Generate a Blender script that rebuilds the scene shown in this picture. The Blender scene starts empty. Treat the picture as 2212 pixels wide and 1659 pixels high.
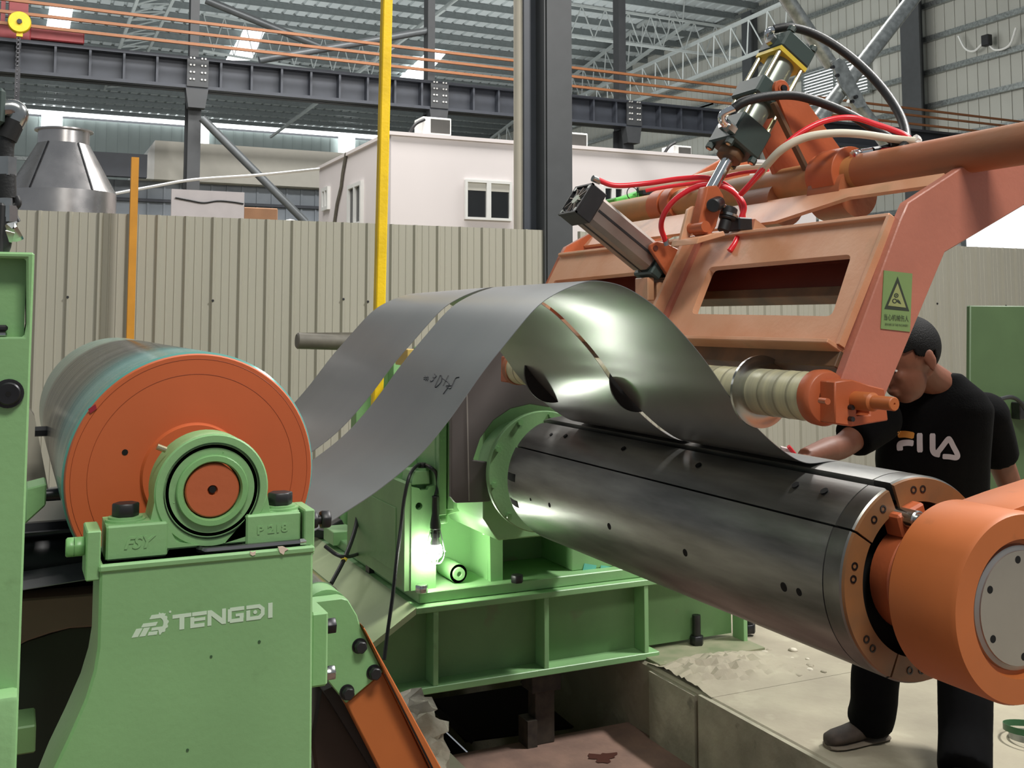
import bpy, bmesh, math, random
from mathutils import Vector, Matrix
from mathutils.geometry import tessellate_polygon
from mathutils.bvhtree import BVHTree
random.seed(7)
S = bpy.context.scene
COL = S.collection

# ------------------------------------------------------------------ camera
# World: X across the machine (right and away), Y along the mandrel axis (away), Z up; metres.
FPX, CX, CY = 2299.0, 1106.0, 505.0
RIGHT = Vector((0.90563047, -0.42406694, -0.00082736))
DOWN = Vector((0.03310397, 0.07264110, -0.99680861))
FWD = Vector((0.42277367, 0.90271286, 0.07982429))
EYE = Vector((0.0, 0.0, 1.64))
cd = bpy.data.cameras.new('camera')
cam = bpy.data.objects.new('camera', cd); COL.objects.link(cam)
m = Matrix((RIGHT, -DOWN, -FWD)).transposed().to_4x4()
m.translation = EYE
cam.matrix_world = m
cd.sensor_fit = 'HORIZONTAL'; cd.sensor_width = 36.0
cd.lens = 36.0 * FPX / 2212.0
cd.shift_x = 0.0; cd.shift_y = -(829.5 - CY) / 2212.0
cd.clip_start = 0.05; cd.clip_end = 300
S.camera = cam

# ------------------------------------------------------------------ world, lights, exposure
w = bpy.data.worlds.new('world'); S.world = w; w.use_nodes = True
bg = w.node_tree.nodes['Background']
bg.inputs[0].default_value = (0.86, 0.93, 1.0, 1); bg.inputs[1].default_value = 0.27
def area(name, loc, target, size, size_y, power, col=(1, 1, 1)):
    l = bpy.data.lights.new(name, 'AREA'); l.shape = 'RECTANGLE'; l.size = size; l.size_y = size_y
    l.energy = power; l.color = col
    o = bpy.data.objects.new(name, l); COL.objects.link(o); o.location = loc
    o.rotation_euler = (Vector(target) - Vector(loc)).to_track_quat('-Z', 'Y').to_euler()
    return o
# added area lights, no fixtures seen, brightening machine, slab, fence, shed, roof and wall
area('added_area_light', (1.2, -2.2, 7.5), (1.6, 2.4, 1.0), 2.4, 1.2, 400, (1.0, 0.97, 0.90))
area('added_area_light', (6.8, 2.4, 7.5), (3.4, 3.6, 0.0), 1.2, .5, 820, (1.0, 0.98, 0.95))
area('added_area_light', (6, 12.5, 9.0), (6, 13.5, 0.0), 14, 1.5, 1100, (1.0, 0.98, 0.95))
area('added_area_light', (4, 14.4, 10.5), (4, 22, 2.5), 12, 1.0, 800, (1.0, 0.98, 0.95))
area('added_area_light', (9, 36, 5.5), (9, 40, 14), 30, 20, 3600, (0.97, 1.0, 1.0))
area('added_area_light', (17, 24, 9), (28, 27, 8), 8, 5, 650, (1.0, 1.0, 0.97))
S.view_settings.view_transform = 'Standard'; S.view_settings.look = 'None'
S.view_settings.exposure = 0.0; S.view_settings.gamma = 1.0; S.view_settings.use_curve_mapping = False

# ------------------------------------------------------------------ helpers
def ray(u, v):
    return RIGHT * ((u - CX) / FPX) + DOWN * ((v - CY) / FPX) + FWD
def at(u, v, X=None, Y=None, Z=None, P=None, N=None):
    """point of the place seen at (u, v), on a real plane of the place"""
    r = ray(u, v)
    if X is not None: t = (X - EYE.x) / r.x
    elif Y is not None: t = (Y - EYE.y) / r.y
    elif Z is not None: t = (Z - EYE.z) / r.z
    else:
        N = Vector(N); t = (Vector(P) - EYE).dot(N) / r.dot(N)
    return EYE + r * t
def xz(pts, Y):
    return [(p.x, p.z) for p in (at(u, v, Y=Y) for u, v in pts)]
def lin(c):
    return tuple(((x / 255) / 12.92 if x / 255 <= 0.04045 else ((x / 255 + 0.055) / 1.055) ** 2.4) for x in c)

class MB:
    def __init__(s): s.v = []; s.f = []
    def add(s, vs, fs):
        b = len(s.v); s.v += [tuple(p) for p in vs]; s.f += [tuple(b + i for i in f) for f in fs]; return s
    def box(s, x0, x1, y0, y1, z0, z1):
        v = [(x, y, z) for z in (z0, z1) for y in (y0, y1) for x in (x0, x1)]
        return s.add(v, [(0, 2, 3, 1), (4, 5, 7, 6), (0, 1, 5, 4), (2, 6, 7, 3), (0, 4, 6, 2), (1, 3, 7, 5)])
    def obox(s, c, ax, ay, az, hx, hy, hz):
        c = Vector(c); ax, ay, az = Vector(ax).normalized() * hx, Vector(ay).normalized() * hy, Vector(az).normalized() * hz
        v = [c + ax * i + ay * j + az * k for k in (-1, 1) for j in (-1, 1) for i in (-1, 1)]
        return s.add(v, [(0, 2, 3, 1), (4, 5, 7, 6), (0, 1, 5, 4), (2, 6, 7, 3), (0, 4, 6, 2), (1, 3, 7, 5)])
    def beam(s, p, q, w, h, up=(0, 0, 1)):
        p, q = Vector(p), Vector(q); d = q - p; u = Vector(up)
        a = d.cross(u)
        if a.length < 1e-6: a = d.cross(Vector((1, 0, 0)))
        return s.obox((p + q) / 2, a, d, a.cross(d), w / 2, d.length / 2, h / 2)
    def prism(s, poly, y0, y1, holes=()):
        """polygon(s) in XZ extruded along Y"""
        loops = [list(poly)] + [list(h) for h in holes]
        return s.extr([[Vector((x, y0, z)) for x, z in l] for l in loops], Vector((0, y1 - y0, 0)))
    def extr(s, loops, d):
        d = Vector(d); tri = tessellate_polygon(loops); flat = [p for l in loops for p in l]; n = len(flat)
        # orientation
        fs = []
        if tri:
            a, b, c = (flat[i] for i in tri[0]); nn = (b - a).cross(c - a)
            flip = nn.dot(d) > 0
        for t in tri:
            t = tuple(t)
            fs.append(t[::-1] if flip else t); fs.append(tuple(i + n for i in (t if flip else t[::-1])))
        k = 0
        for l in loops:
            m = len(l)
            for i in range(m):
                j = (i + 1) % m
                fs.append((k + i, k + j, k + j + n, k + i + n))
            k += m
        return s.add(flat + [p + d for p in flat], fs)
    def cyl(s, p, q, r, r2=None, n=24, caps=True, ph=0.0):
        p, q = Vector(p), Vector(q); r2 = r if r2 is None else r2
        d = (q - p).normalized(); a = d.orthogonal().normalized(); b = d.cross(a)
        ring = [(a * math.cos(2 * math.pi * i / n + ph) + b * math.sin(2 * math.pi * i / n + ph)) for i in range(n)]
        v = [p + e * r for e in ring] + [q + e * r2 for e in ring]
        f = [(i, (i + 1) % n, n + (i + 1) % n, n + i) for i in range(n)]
        if caps: f += [tuple(range(n))[::-1], tuple(range(n, 2 * n))]
        return s.add(v, f)
    def lathe(s, c, axis, prof, n=48, a0=0.0, a1=None, closed=False):
        """prof: list of (along, radius)"""
        c, d = Vector(c), Vector(axis).normalized()
        a = Vector((1, 0, 0)) if abs(d.x) < .9 else Vector((0, 0, 1)); a = (a - d * a.dot(d)).normalized(); b = Vector((0, 0, 1)) if abs(d.y) > .99 else d.cross(a)
        full = a1 is None; k = n if full else n + 1; span = 2 * math.pi if full else a1 - a0
        v = []
        for t, r in prof:
            for i in range(k):
                th = a0 + span * i / n
                v.append(c + d * t + (a * math.cos(th) + b * math.sin(th)) * r)
        f = []; m = len(prof)
        for j in range(m if closed else m - 1):
            jn = (j + 1) % m
            for i in range(n):
                i2 = (i + 1) % k
                f.append((j * k + i, j * k + i2, jn * k + i2, jn * k + i))
        if not full and closed:
            f += [tuple(j * k for j in range(m)), tuple(j * k + n for j in range(m))[::-1]]
        return s.add(v, f)
    def tube(s, path, r, n=10, caps=True):
        pts = [Vector(p) for p in path]; v = []; f = []; m = len(pts); prev = None
        for i, p in enumerate(pts):
            d = (pts[min(i + 1, m - 1)] - pts[max(i - 1, 0)]).normalized()
            a = d.orthogonal().normalized() if prev is None else (prev - d * prev.dot(d)).normalized()
            prev = a; b = d.cross(a); rr = r[i] if isinstance(r, (list, tuple)) else r
            v += [p + (a * math.cos(2 * math.pi * k / n) + b * math.sin(2 * math.pi * k / n)) * rr for k in range(n)]
        for i in range(m - 1):
            for k in range(n):
                k2 = (k + 1) % n; f.append((i * n + k, i * n + k2, (i + 1) * n + k2, (i + 1) * n + k))
        if caps: f += [tuple(range(n))[::-1], tuple((m - 1) * n + k for k in range(n))]
        return s.add(v, f)
    def sphere(s, c, rx, ry=None, rz=None, n=16, m=10):
        ry = ry or rx; rz = rz or rx; c = Vector(c); v = [c + Vector((0, 0, rz))]
        for j in range(1, m):
            th = math.pi * j / m
            v += [c + Vector((rx * math.sin(th) * math.cos(2 * math.pi * i / n), ry * math.sin(th) * math.sin(2 * math.pi * i / n), rz * math.cos(th))) for i in range(n)]
        v.append(c - Vector((0, 0, rz))); f = [(0, 1 + i, 1 + (i + 1) % n) for i in range(n)]
        for j in range(m - 2):
            for i in range(n):
                i2 = (i + 1) % n; f.append((1 + j * n + i, 1 + (j + 1) * n + i, 1 + (j + 1) * n + i2, 1 + j * n + i2))
        e = len(v) - 1; b = 1 + (m - 2) * n
        f += [(e, b + (i + 1) % n, b + i) for i in range(n)]
        return s.add(v, f)
    def mesh(s, name, mat=None, bevel=0.0, smooth=35, seg=1):
        me = bpy.data.meshes.new(name); me.from_pydata(s.v, [], s.f); me.validate()
        bm = bmesh.new(); bm.from_mesh(me)
        bmesh.ops.recalc_face_normals(bm, faces=bm.faces)
        if bevel:
            es = [e for e in bm.edges if len(e.link_faces) == 2 and e.calc_face_angle(0) > math.radians(40)]
            bmesh.ops.bevel(bm, geom=es, offset=bevel, segments=seg, affect='EDGES', profile=0.5, clamp_overlap=True)
        bm.to_mesh(me); bm.free()
        if smooth:
            me.polygons.foreach_set('use_smooth', [True] * len(me.polygons))
            me.set_sharp_from_angle(angle=math.radians(smooth))
        if mat: me.materials.append(mat)
        return me
    def build(s, name, mat, parent=None, bevel=0.0, smooth=35, seg=1):
        return link(name, s.mesh(name, mat, bevel, smooth, seg), parent)
def link(name, me, parent=None):
    o = bpy.data.objects.new(name, me); COL.objects.link(o)
    if parent is not None:
        o.parent = parent; o.matrix_parent_inverse = Matrix.Translation(-Vector(parent.location))
    return o
def tag(o, label, cat, group=None):
    o['label'] = label; o['category'] = cat
    if group: o['group'] = group
    return o
def thing(name, label, cat, loc=(0, 0, 0), group=None):
    o = bpy.data.objects.new(name, None); COL.objects.link(o); o.location = loc; o.empty_display_size = .1
    return tag(o, label, cat, group)
def struct(name, mb, mat, parent=None, **k):
    o = mb.build(name, mat, parent, **k)
    if parent is None: o['kind'] = 'structure'
    return o
def bez(pts, n=8):
    """Catmull-Rom through points"""
    P = [Vector(p) for p in pts]; out = []
    Q = [P[0] * 2 - P[1]] + P + [P[-1] * 2 - P[-2]]
    for i in range(1, len(Q) - 2):
        for k in range(n):
            t = k / n; a, b, c, d = Q[i - 1], Q[i], Q[i + 1], Q[i + 2]
            out.append(0.5 * ((2 * b) + (c - a) * t + (2 * a - 5 * b + 4 * c - d) * t * t + (3 * b - a - 3 * c + d) * t ** 3))
    out.append(P[-1]); return out
def text_mesh(txt, size=1.0, shear=0.0, ext=0.0, bold=0.0):
    cu = bpy.data.curves.new('txt', 'FONT'); cu.body = txt; cu.size = size; cu.shear = shear; cu.extrude = ext; cu.offset = bold
    cu.resolution_u = 3
    o = bpy.data.objects.new('txt', cu); COL.objects.link(o)
    dg = bpy.context.evaluated_depsgraph_get(); dg.update()
    me = bpy.data.meshes.new_from_object(o.evaluated_get(dg))
    bpy.data.objects.remove(o); bpy.data.curves.remove(cu)
    return me
def place_mesh(me, org, ux, uy, width=None, height=None, un=None, depth=1.0):
    """fit a flat mesh into a frame given by origin and two axes"""
    xs = [v.co.x for v in me.vertices]; ys = [v.co.y for v in me.vertices]
    x0, x1, y0, y1 = min(xs), max(xs), min(ys), max(ys)
    ux, uy = Vector(ux).normalized(), Vector(uy).normalized(); un = ux.cross(uy)
    sx = width / (x1 - x0); sy = (height / (y1 - y0)) if height else sx
    for v in me.vertices:
        v.co = Vector(org) + ux * (v.co.x - x0) * sx + uy * (v.co.y - y0) * sy + un * v.co.z * depth
    return me

# ------------------------------------------------------------------ materials (all procedural)
MATS = {}
def mat(name, rgb, rough=.5, metal=0.0, var=.12, scale=6.0, bump=0.0, bscale=60.0, spec=.5, rgb2=None, stretch=None, coat=0.0, rvar=0.0, spots=None, emit=None, trans=0.0):
    if name in MATS: return MATS[name]
    m = bpy.data.materials.new(name); m.use_nodes = True; nt = m.node_tree; b = nt.nodes['Principled BSDF']
    c = lin(rgb); tc = nt.nodes.new('ShaderNodeTexCoord'); src = tc.outputs['Object']
    if stretch:
        mp = nt.nodes.new('ShaderNodeMapping'); mp.inputs['Scale'].default_value = stretch
        nt.links.new(src, mp.inputs['Vector']); src = mp.outputs['Vector']
    nz = nt.nodes.new('ShaderNodeTexNoise'); nz.inputs['Scale'].default_value = scale; nz.inputs['Detail'].default_value = 5
    nt.links.new(src, nz.inputs['Vector'])
    rp = nt.nodes.new('ShaderNodeValToRGB')
    c2 = lin(rgb2) if rgb2 else tuple(x * (1 - var) for x in c)
    rp.color_ramp.elements[0].position = .32; rp.color_ramp.elements[1].position = .68
    rp.color_ramp.elements[0].color = (*c2, 1); rp.color_ramp.elements[1].color = (*tuple(min(1, x * (1 + (var * .6 if not rgb2 else 0))) for x in c), 1)
    nt.links.new(nz.outputs['Fac'], rp.inputs['Fac']); out = rp.outputs['Color']
    if spots:
        n2 = nt.nodes.new('ShaderNodeTexNoise'); n2.inputs['Scale'].default_value = spots[1]; n2.inputs['Detail'].default_value = 6
        nt.links.new(tc.outputs['Object'], n2.inputs['Vector'])
        r2 = nt.nodes.new('ShaderNodeValToRGB'); r2.color_ramp.elements[0].position = spots[2]; r2.color_ramp.elements[1].position = min(1, spots[2] + .06)
        r2.color_ramp.elements[0].color = (0, 0, 0, 1); r2.color_ramp.elements[1].color = (spots[3], spots[3], spots[3], 1)
        nt.links.new(n2.outputs['Fac'], r2.inputs['Fac'])
        mx = nt.nodes.new('ShaderNodeMix'); mx.data_type = 'RGBA'
        nt.links.new(r2.outputs['Color'], mx.inputs[0]); nt.links.new(out, mx.inputs[6]); mx.inputs[7].default_value = (*lin(spots[0]), 1); out = mx.outputs[2]
    nt.links.new(out, b.inputs['Base Color'])
    b.inputs['Metallic'].default_value = metal; b.inputs['Roughness'].default_value = rough
    if rvar:
        mr = nt.nodes.new('ShaderNodeMapRange'); mr.inputs['To Min'].default_value = max(.03, rough - rvar); mr.inputs['To Max'].default_value = min(1, rough + rvar)
        nt.links.new(nz.outputs['Fac'], mr.inputs['Value']); nt.links.new(mr.outputs['Result'], b.inputs['Roughness'])
    b.inputs['Specular IOR Level'].default_value = spec
    if coat: b.inputs['Coat Weight'].default_value = coat; b.inputs['Coat Roughness'].default_value = .15
    if trans: b.inputs['Transmission Weight'].default_value = trans
    if bump:
        n3 = nt.nodes.new('ShaderNodeTexNoise'); n3.inputs['Scale'].default_value = bscale; n3.inputs['Detail'].default_value = 4
        nt.links.new(src, n3.inputs['Vector']); bp = nt.nodes.new('ShaderNodeBump'); bp.inputs['Strength'].default_value = bump; bp.inputs['Distance'].default_value = .01
        nt.links.new(n3.outputs['Fac'], bp.inputs['Height']); nt.links.new(bp.outputs['Normal'], b.inputs['Normal'])
    if emit:
        b.inputs['Emission Color'].default_value = (*emit[0], 1); b.inputs['Emission Strength'].default_value = emit[1]
    MATS[name] = m; return m
GREEN = mat('green_paint', (134, 178, 122), .42, var=.07, scale=5, bump=.06, bscale=90, spots=((98, 124, 82), 9, .66, .3))
GREEN_D = mat('green_paint_dusty', (112, 150, 98), .5, var=.12, scale=4, bump=.06, spots=((118, 110, 88), 5, .62, .35))
GREEN_L = mat('green_machine_light', (126, 176, 114), .38, var=.06, scale=5, bump=.05, bscale=120)
CABG = mat('green_cabinet', (70, 92, 58), .55, var=.06)
ORANGE = mat('orange_paint', (184, 96, 58), .42, var=.10, scale=5, bump=.05, bscale=80)
ORANGE_R = mat('orange_roll_end', (200, 98, 56), .45, var=.07, scale=4, spots=((124, 74, 40), 3.0, .70, .4))
ORANGE_D = mat('orange_paint_dusty_sheen', (220, 168, 134), .38, rgb2=(208, 146, 108), scale=5, bump=.05, bscale=70, spots=((182, 148, 112), 3.5, .60, .5))  # dust and the sky's sheen on the press, both put into the colour
ORANGE_T = mat('orange_tube_rusty', (176, 98, 62), .5, rgb2=(142, 96, 66), scale=4, bump=.08, stretch=(1, .5, 1))
ORANGE_A = mat('orange_arm', (188, 104, 52), .5, var=.07, scale=6, spots=((146, 86, 46), 8, .68, .4))
ORANGE_P = mat('orange_side_plate', (190, 120, 100), .33, var=.07, scale=6, bump=.10, bscale=60)  # pinkish reflected sheen put into the base colour
BROWN = mat('brown_primer_steel', (120, 84, 54), .6, rgb2=(86, 66, 48), scale=10)
STEEL = mat('bright_steel', (190, 192, 190), .22, metal=1, var=.2, scale=12, rvar=.08)
CHROME = mat('chrome', (225, 228, 230), .08, metal=1, var=.05)
STEEL_D = mat('dark_steel', (70, 70, 72), .4, metal=.9, var=.3, scale=10)
DRUM = mat('mandrel_steel', (164, 164, 160), .34, metal=.72, rgb2=(112, 112, 109), scale=7, stretch=(2.2, .35, 2.2), rvar=.10, bump=.04, bscale=30)
BLACKM = mat('black_oxide', (32, 32, 34), .45, var=.3, scale=20)
RUBBER = mat('black_rubber', (24, 24, 25), .55, var=.2)
DARK = mat('dark_void', (10, 10, 10), .9, var=.1)
STRIP = mat('cold_rolled_strip', (156, 157, 157), .28, metal=.72, rgb2=(150, 151, 152), scale=2.2, rvar=.012, stretch=(.8, 3, .8))
CREAM = mat('cream_nylon', (214, 208, 166), .4, rgb2=(170, 166, 138), scale=3, stretch=(.3, 9, .3))
YELLOW = mat('yellow_paint', (234, 194, 22), .45, var=.12, scale=7, bump=.15, bscale=50)
YORANGE = mat('ochre_post', (206, 140, 34), .55, var=.1)
FENCE = mat('fence_sheet', (168, 164, 150), .34, var=.05, scale=1.5, stretch=(1, 1, .15), coat=.15)
HALLST = mat('hall_steel_paint', (62, 66, 74), .5, var=.08)
HALLCOL = mat('column_steel_paint', (66, 68, 70), .55, var=.08)
GALV = mat('galvanised', (170, 174, 172), .35, metal=.8, rgb2=(130, 134, 132), scale=14)
BRACE = mat('brace_paint', (104, 108, 110), .4, var=.1, metal=.3)
BAND = mat('band_steel', (140, 140, 136), .32, metal=.85, rgb2=(108, 108, 104), scale=8)
TRUSS = mat('truss_galvanised', (150, 155, 153), .45, var=.06)
ROOF = mat('roof_sheet', (176, 182, 182), .45, var=.08, scale=.6)
PURLIN = mat('purlin_steel', (112, 118, 118), .45, metal=.4, var=.1)
WALLR = mat('wall_sheet_rear', (150, 160, 158), .5, var=.06, scale=.8)
WALLS = mat('wall_sheet_side', (168, 168, 160), .45, var=.05, scale=.8)
WHITEW = mat('office_wall_white', (224, 216, 214), .7, var=.03, scale=.6)
GREYW = mat('shed_wall_grey', (210, 207, 196), .7, var=.03)
BLUESH = mat('blue_grey_sheet', (134, 142, 150), .45, var=.06)
WHITEF = mat('white_frame', (226, 226, 222), .4, var=.03)
GLASSD = mat('dark_glass', (14, 17, 18), .25, var=.2, spec=.8)
DAY = mat('daylight_panel', (255, 255, 255), .5, var=0, emit=((.95, 1, 1), 3.2))
DAY2 = mat('daylight_louvre', (255, 255, 255), .5, var=0, emit=((.96, .98, 1), 1.2))
BUS = mat('busbar_orange', (152, 98, 60), .5, var=.08)
REDP = mat('crane_red', (140, 52, 54), .5, var=.15)
STAIN = mat('stainless', (196, 192, 190), .28, metal=.95, var=.10, scale=5, rvar=.08)
CONC = mat('concrete', (164, 157, 136), .85, rgb2=(146, 138, 120), scale=3, bump=.35, bscale=25, spots=((178, 172, 150), 5, .60, .35))
CONC_S = mat('concrete_step', (168, 163, 142), .9, rgb2=(134, 131, 113), scale=5, bump=.6, bscale=18, spots=((90, 88, 76), 9, .66, .6))
PITF = mat('pit_floor', (134, 106, 92), .85, rgb2=(108, 86, 76), scale=6, bump=.3, bscale=40)
RUBBLE = mat('broken_concrete', (226, 220, 202), .95, rgb2=(150, 140, 120), scale=8, bump=1.0, bscale=20)
REDH = mat('red_hose', (232, 40, 52), .3, var=.06, coat=.3)
WHITEH = mat('cream_hose', (214, 206, 186), .45, var=.06)
BLACKH = mat('black_hose', (28, 29, 30), .5, var=.2, bump=.1, bscale=200)
GREYPIPE = mat('grey_pipe', (104, 100, 90), .6, var=.15, scale=20)
PUSH = mat('pusher_plate_grey', (92, 86, 84), .5, var=.12, scale=3)
HYDG = mat('hydraulic_grey_green', (58, 72, 68), .45, var=.1)
HYDL = mat('hydraulic_barrel', (140, 148, 138), .35, metal=.5, var=.08)
BRASS = mat('zinc_rod', (206, 196, 160), .25, metal=.9, var=.1)
ALU = mat('aluminium_profile', (168, 158, 150), .36, metal=.75, rgb2=(138, 126, 118), scale=5)
BRIGHTG = mat('bright_green', (96, 190, 86), .45, var=.08)
TAPE = mat('yellow_tape', (222, 196, 70), .4, var=.05)
OFFWHITE = mat('off_white_print', (204, 226, 200), .5, var=.02)
def drum_coat():
    m = bpy.data.materials.new('roll_coating'); m.use_nodes = True; nt = m.node_tree; b = nt.nodes['Principled BSDF']
    tc = nt.nodes.new('ShaderNodeTexCoord'); sp = nt.nodes.new('ShaderNodeSeparateXYZ'); nt.links.new(tc.outputs['Object'], sp.inputs[0])
    mr = nt.nodes.new('ShaderNodeMapRange'); mr.inputs['From Min'].default_value = 1.99; mr.inputs['From Max'].default_value = 3.65
    nt.links.new(sp.outputs['Y'], mr.inputs['Value'])
    rp = nt.nodes.new('ShaderNodeValToRGB'); cr = rp.color_ramp
    st = [(0, (104, 158, 150)), (.11, (98, 156, 154)), (.15, (50, 120, 120)), (.25, (24, 58, 58)), (.34, (34, 36, 36)), (.40, (70, 72, 70)), (.42, (34, 38, 36)), (.72, (40, 44, 42)), (.78, (124, 148, 134)), (1, (130, 158, 144))]
    cr.elements[0].position = 0; cr.elements[0].color = (*lin(st[0][1]), 1); cr.elements[1].position = 1; cr.elements[1].color = (*lin(st[-1][1]), 1)
    for p, c in st[1:-1]:
        e = cr.elements.new(p); e.color = (*lin(c), 1)
    nt.links.new(mr.outputs[0], rp.inputs['Fac']); nt.links.new(rp.outputs['Color'], b.inputs['Base Color'])
    b.inputs['Metallic'].default_value = .1; b.inputs['Specular IOR Level'].default_value = .1
    nz = nt.nodes.new('ShaderNodeTexNoise'); nz.inputs['Scale'].default_value = 4; nz.inputs['Detail'].default_value = 6
    mp = nt.nodes.new('ShaderNodeMapping'); mp.inputs['Scale'].default_value = (.3, 9, .3); nt.links.new(tc.outputs['Object'], mp.inputs[0]); nt.links.new(mp.outputs[0], nz.inputs['Vector'])
    m2 = nt.nodes.new('ShaderNodeMapRange'); m2.inputs['To Min'].default_value = .08; m2.inputs['To Max'].default_value = .3; nt.links.new(nz.outputs['Fac'], m2.inputs['Value']); nt.links.new(m2.outputs[0], b.inputs['Roughness'])
    return m
ROLLC = drum_coat()
# ------------------------------------------------------------------ ground
YR, XW, SL = 65.0, 28.0, 0.045
ZR = 1.64 + .183 * YR
def roofz(y): return ZR + SL * (YR - y)
def at_roof(u, v, dz=0):
    return at(u, v, P=(0, YR, ZR + dz), N=(0, SL, 1))
PIT = -0.33
PX0, PX1 = 1.62, 2.80          # pit between the two slabs
fl = MB(); fl.box(PX1, 30, -6, 66, -1.2, 0)
struct('floor', fl, CONC, bevel=.012)
fl = MB(); fl.box(-14, PX0 - .06, 3.35, 66, -1.2, 0); struct('floor', fl, CONC)
fl = MB(); fl.box(PX0 - .06, PX1, 7.2, 66, -1.2, 0); struct('floor', fl, CONC)
yp = at(1130, 1602, Z=PIT).y
fl = MB(); fl.box(-6, PX1, -6, 3.35, -1.2, PIT); fl.box(PX0 - .06, PX1, 3.35, yp, -1.2, PIT); struct('floor', fl, PITF)
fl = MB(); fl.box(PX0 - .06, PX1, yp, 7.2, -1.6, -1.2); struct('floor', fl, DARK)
# formwork seam and grout lumps on the slab step
c0 = at(1410, 1440, Z=0)
sp = thing('grout_rubble', 'pale crumbled grout heaped around the base on the slab corner', 'rubble', (2.95, 4.3, 0))
for i in range(60):
    x = PX1 + .02 + random.random() * .75; y = 4.05 + random.random() * .42 - (x - PX1) * .12
    r = .006 + random.random() * .012
    MB().sphere((x, y, r * .25), r * 1.4, r * 1.4, r * .7, 7, 5).build('lump', CONC if i % 3 else RUBBLE, sp, smooth=60)
g = MB(); n = 26
vs = []; fs = []
for j in range(n):
    for i in range(n):
        x = PX1 + .005 + .80 * i / (n - 1); y = 3.95 + .52 * j / (n - 1)
        h = max(0, .07 * math.sin(math.pi * (j / (n - 1))) * (1 - .6 * i / (n - 1)) * math.sin(math.pi * min(1, .12 + i / (n - 1)))) * (.45 + .8 * random.random())
        vs.append((x, y, h + .001))
for j in range(n - 1):
    for i in range(n - 1): a = j * n + i; fs.append((a, a + 1, a + n + 1, a + n))
MB().add(vs, fs).build('grout_heap', CONC, sp, smooth=25)
# broken edge of the left slab
rb = thing('broken_slab_edge', 'broken whitish concrete edge beside the orange arm', 'concrete', (1.6, 3.6, -.3))
def rock(c, r, k):
    m = MB().sphere(c, r[0], r[1], r[2], 10, 7)
    m.v = [tuple(Vector(p) + Vector((random.uniform(-k, k), random.uniform(-k, k), random.uniform(-k, k)))) for p in m.v]; return m
for (u, v, Y, a, b, c_) in ((890, 1530, 3.6, .075, .1, .05), (905, 1575, 3.5, .09, .12, .06), (915, 1620, 3.45, .08, .1, .07), (880, 1620, 3.5, .12, .1, .1), (925, 1668, 3.4, .07, .1, .07), (700, 1615, 3.2, .07, .08, .04), (690, 1640, 3.1, .08, .08, .05)):
    rock(at(u, v, Y=Y), (a, b, c_), .018).build('chunk', RUBBLE, rb, smooth=20)
fs_ = MB().box(PX0 - .5, PX0 - .02, 3.28, 3.6, PIT, -.03); fs_.build('edge', CONC_S, rb)
# step face (rough concrete) standing proud of the slab by a skin
stp = MB().box(PX1 - .018, PX1 + .004, -4, 4.02, PIT, -.006); o = stp.build('step_face', CONC_S, None); o['kind'] = 'structure'; o.name = 'trim_1'
stp = MB().box(PX1 - .018, PX1 + .004, 4.05, 4.42, PIT, -.02); o = stp.build('trim_2', CONC_S, None); o['kind'] = 'structure'
stain = MB(); c = at(1302, 1636, Z=PIT + .002)
pts = []
for i in range(22):
    a = 2 * math.pi * i / 22; rr = (1 + .3 * math.sin(3 * a + 1) + .2 * math.sin(7 * a)) ; pts.append((c.x + .062 * rr * math.cos(a), c.y + .05 * rr * math.sin(a), PIT + .003))
stain.add(pts, [tuple(range(22))])
tag(stain.build('rust_stain', mat('rust_oil', (70, 36, 28), .5), None), 'dark red brown oil stain on the pit floor', 'stain')

# ------------------------------------------------------------------ hall shell
wr = MB().box(-14, XW, YR, YR + .2, 0, ZR - .5); struct('wall_back', wr, WALLR)
ws = MB().box(XW, XW + .2, 9, YR + .2, 0, roofz(20) + 2); struct('wall_right', ws, WALLS)
wsr = bpy.data.objects['wall_right']; wbk = bpy.data.objects['wall_back']
# corrugation ribs of the side wall (geometry, joined) and girts (each a part)
rm = MB()
y = 10.0
while y < YR:
    rm.box(XW - .03, XW, y, y + .06, 0, roofz(y)); y += .42
o = rm.build('sheet_ribs', WALLS, wsr); o['kind'] = 'stuff'
rm = MB(); x = -14
while x < XW:
    rm.box(x, x + .08, YR - .04, YR, 0, ZR - .5); x += .6
o = rm.build('sheet_ribs', WALLR, wbk); o['kind'] = 'stuff'
gz = 1.64 + .338 * XW
k = -6
while gz + k * .0412 * XW < roofz(30):
    z = gz + k * .0412 * XW
    if z > 2: MB().box(XW - .2, XW - .03, 9.5, YR, z - .09, z + .09).build('girt', GALV, wsr)
    k += 1
for z in (6.5, 8.4, 10.6): MB().box(-14, XW, YR - .22, YR - .04, z - .1, z + .1).build('girt', GALV, wbk)
# roof sheet with ribs, purlins
rs = MB(); y0, y1 = 13.0, YR + .5; x = -14.0
prof = []
while x < XW:
    prof += [(x, 0), (x + .36, 0), (x + .40, .09), (x + .47, .09), (x + .51, 0)]; x += .51
vs = [(px, y, roofz(y) + pz) for y in (y0, y1) for px, pz in prof]; n = len(prof)
rs.add(vs, [(i, i + 1, n + i + 1, n + i) for i in range(n - 1)])
roof = rs.build('ceiling', ROOF, None, smooth=0); roof['kind'] = 'structure'
y = 15.0
pme = None
while y < YR:
    z = roofz(y)
    o = MB().box(-14, XW, y - .045, y + .045, z - .26, z - .02).build('purlin', PURLIN, roof, smooth=0); y += 1.45
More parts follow.
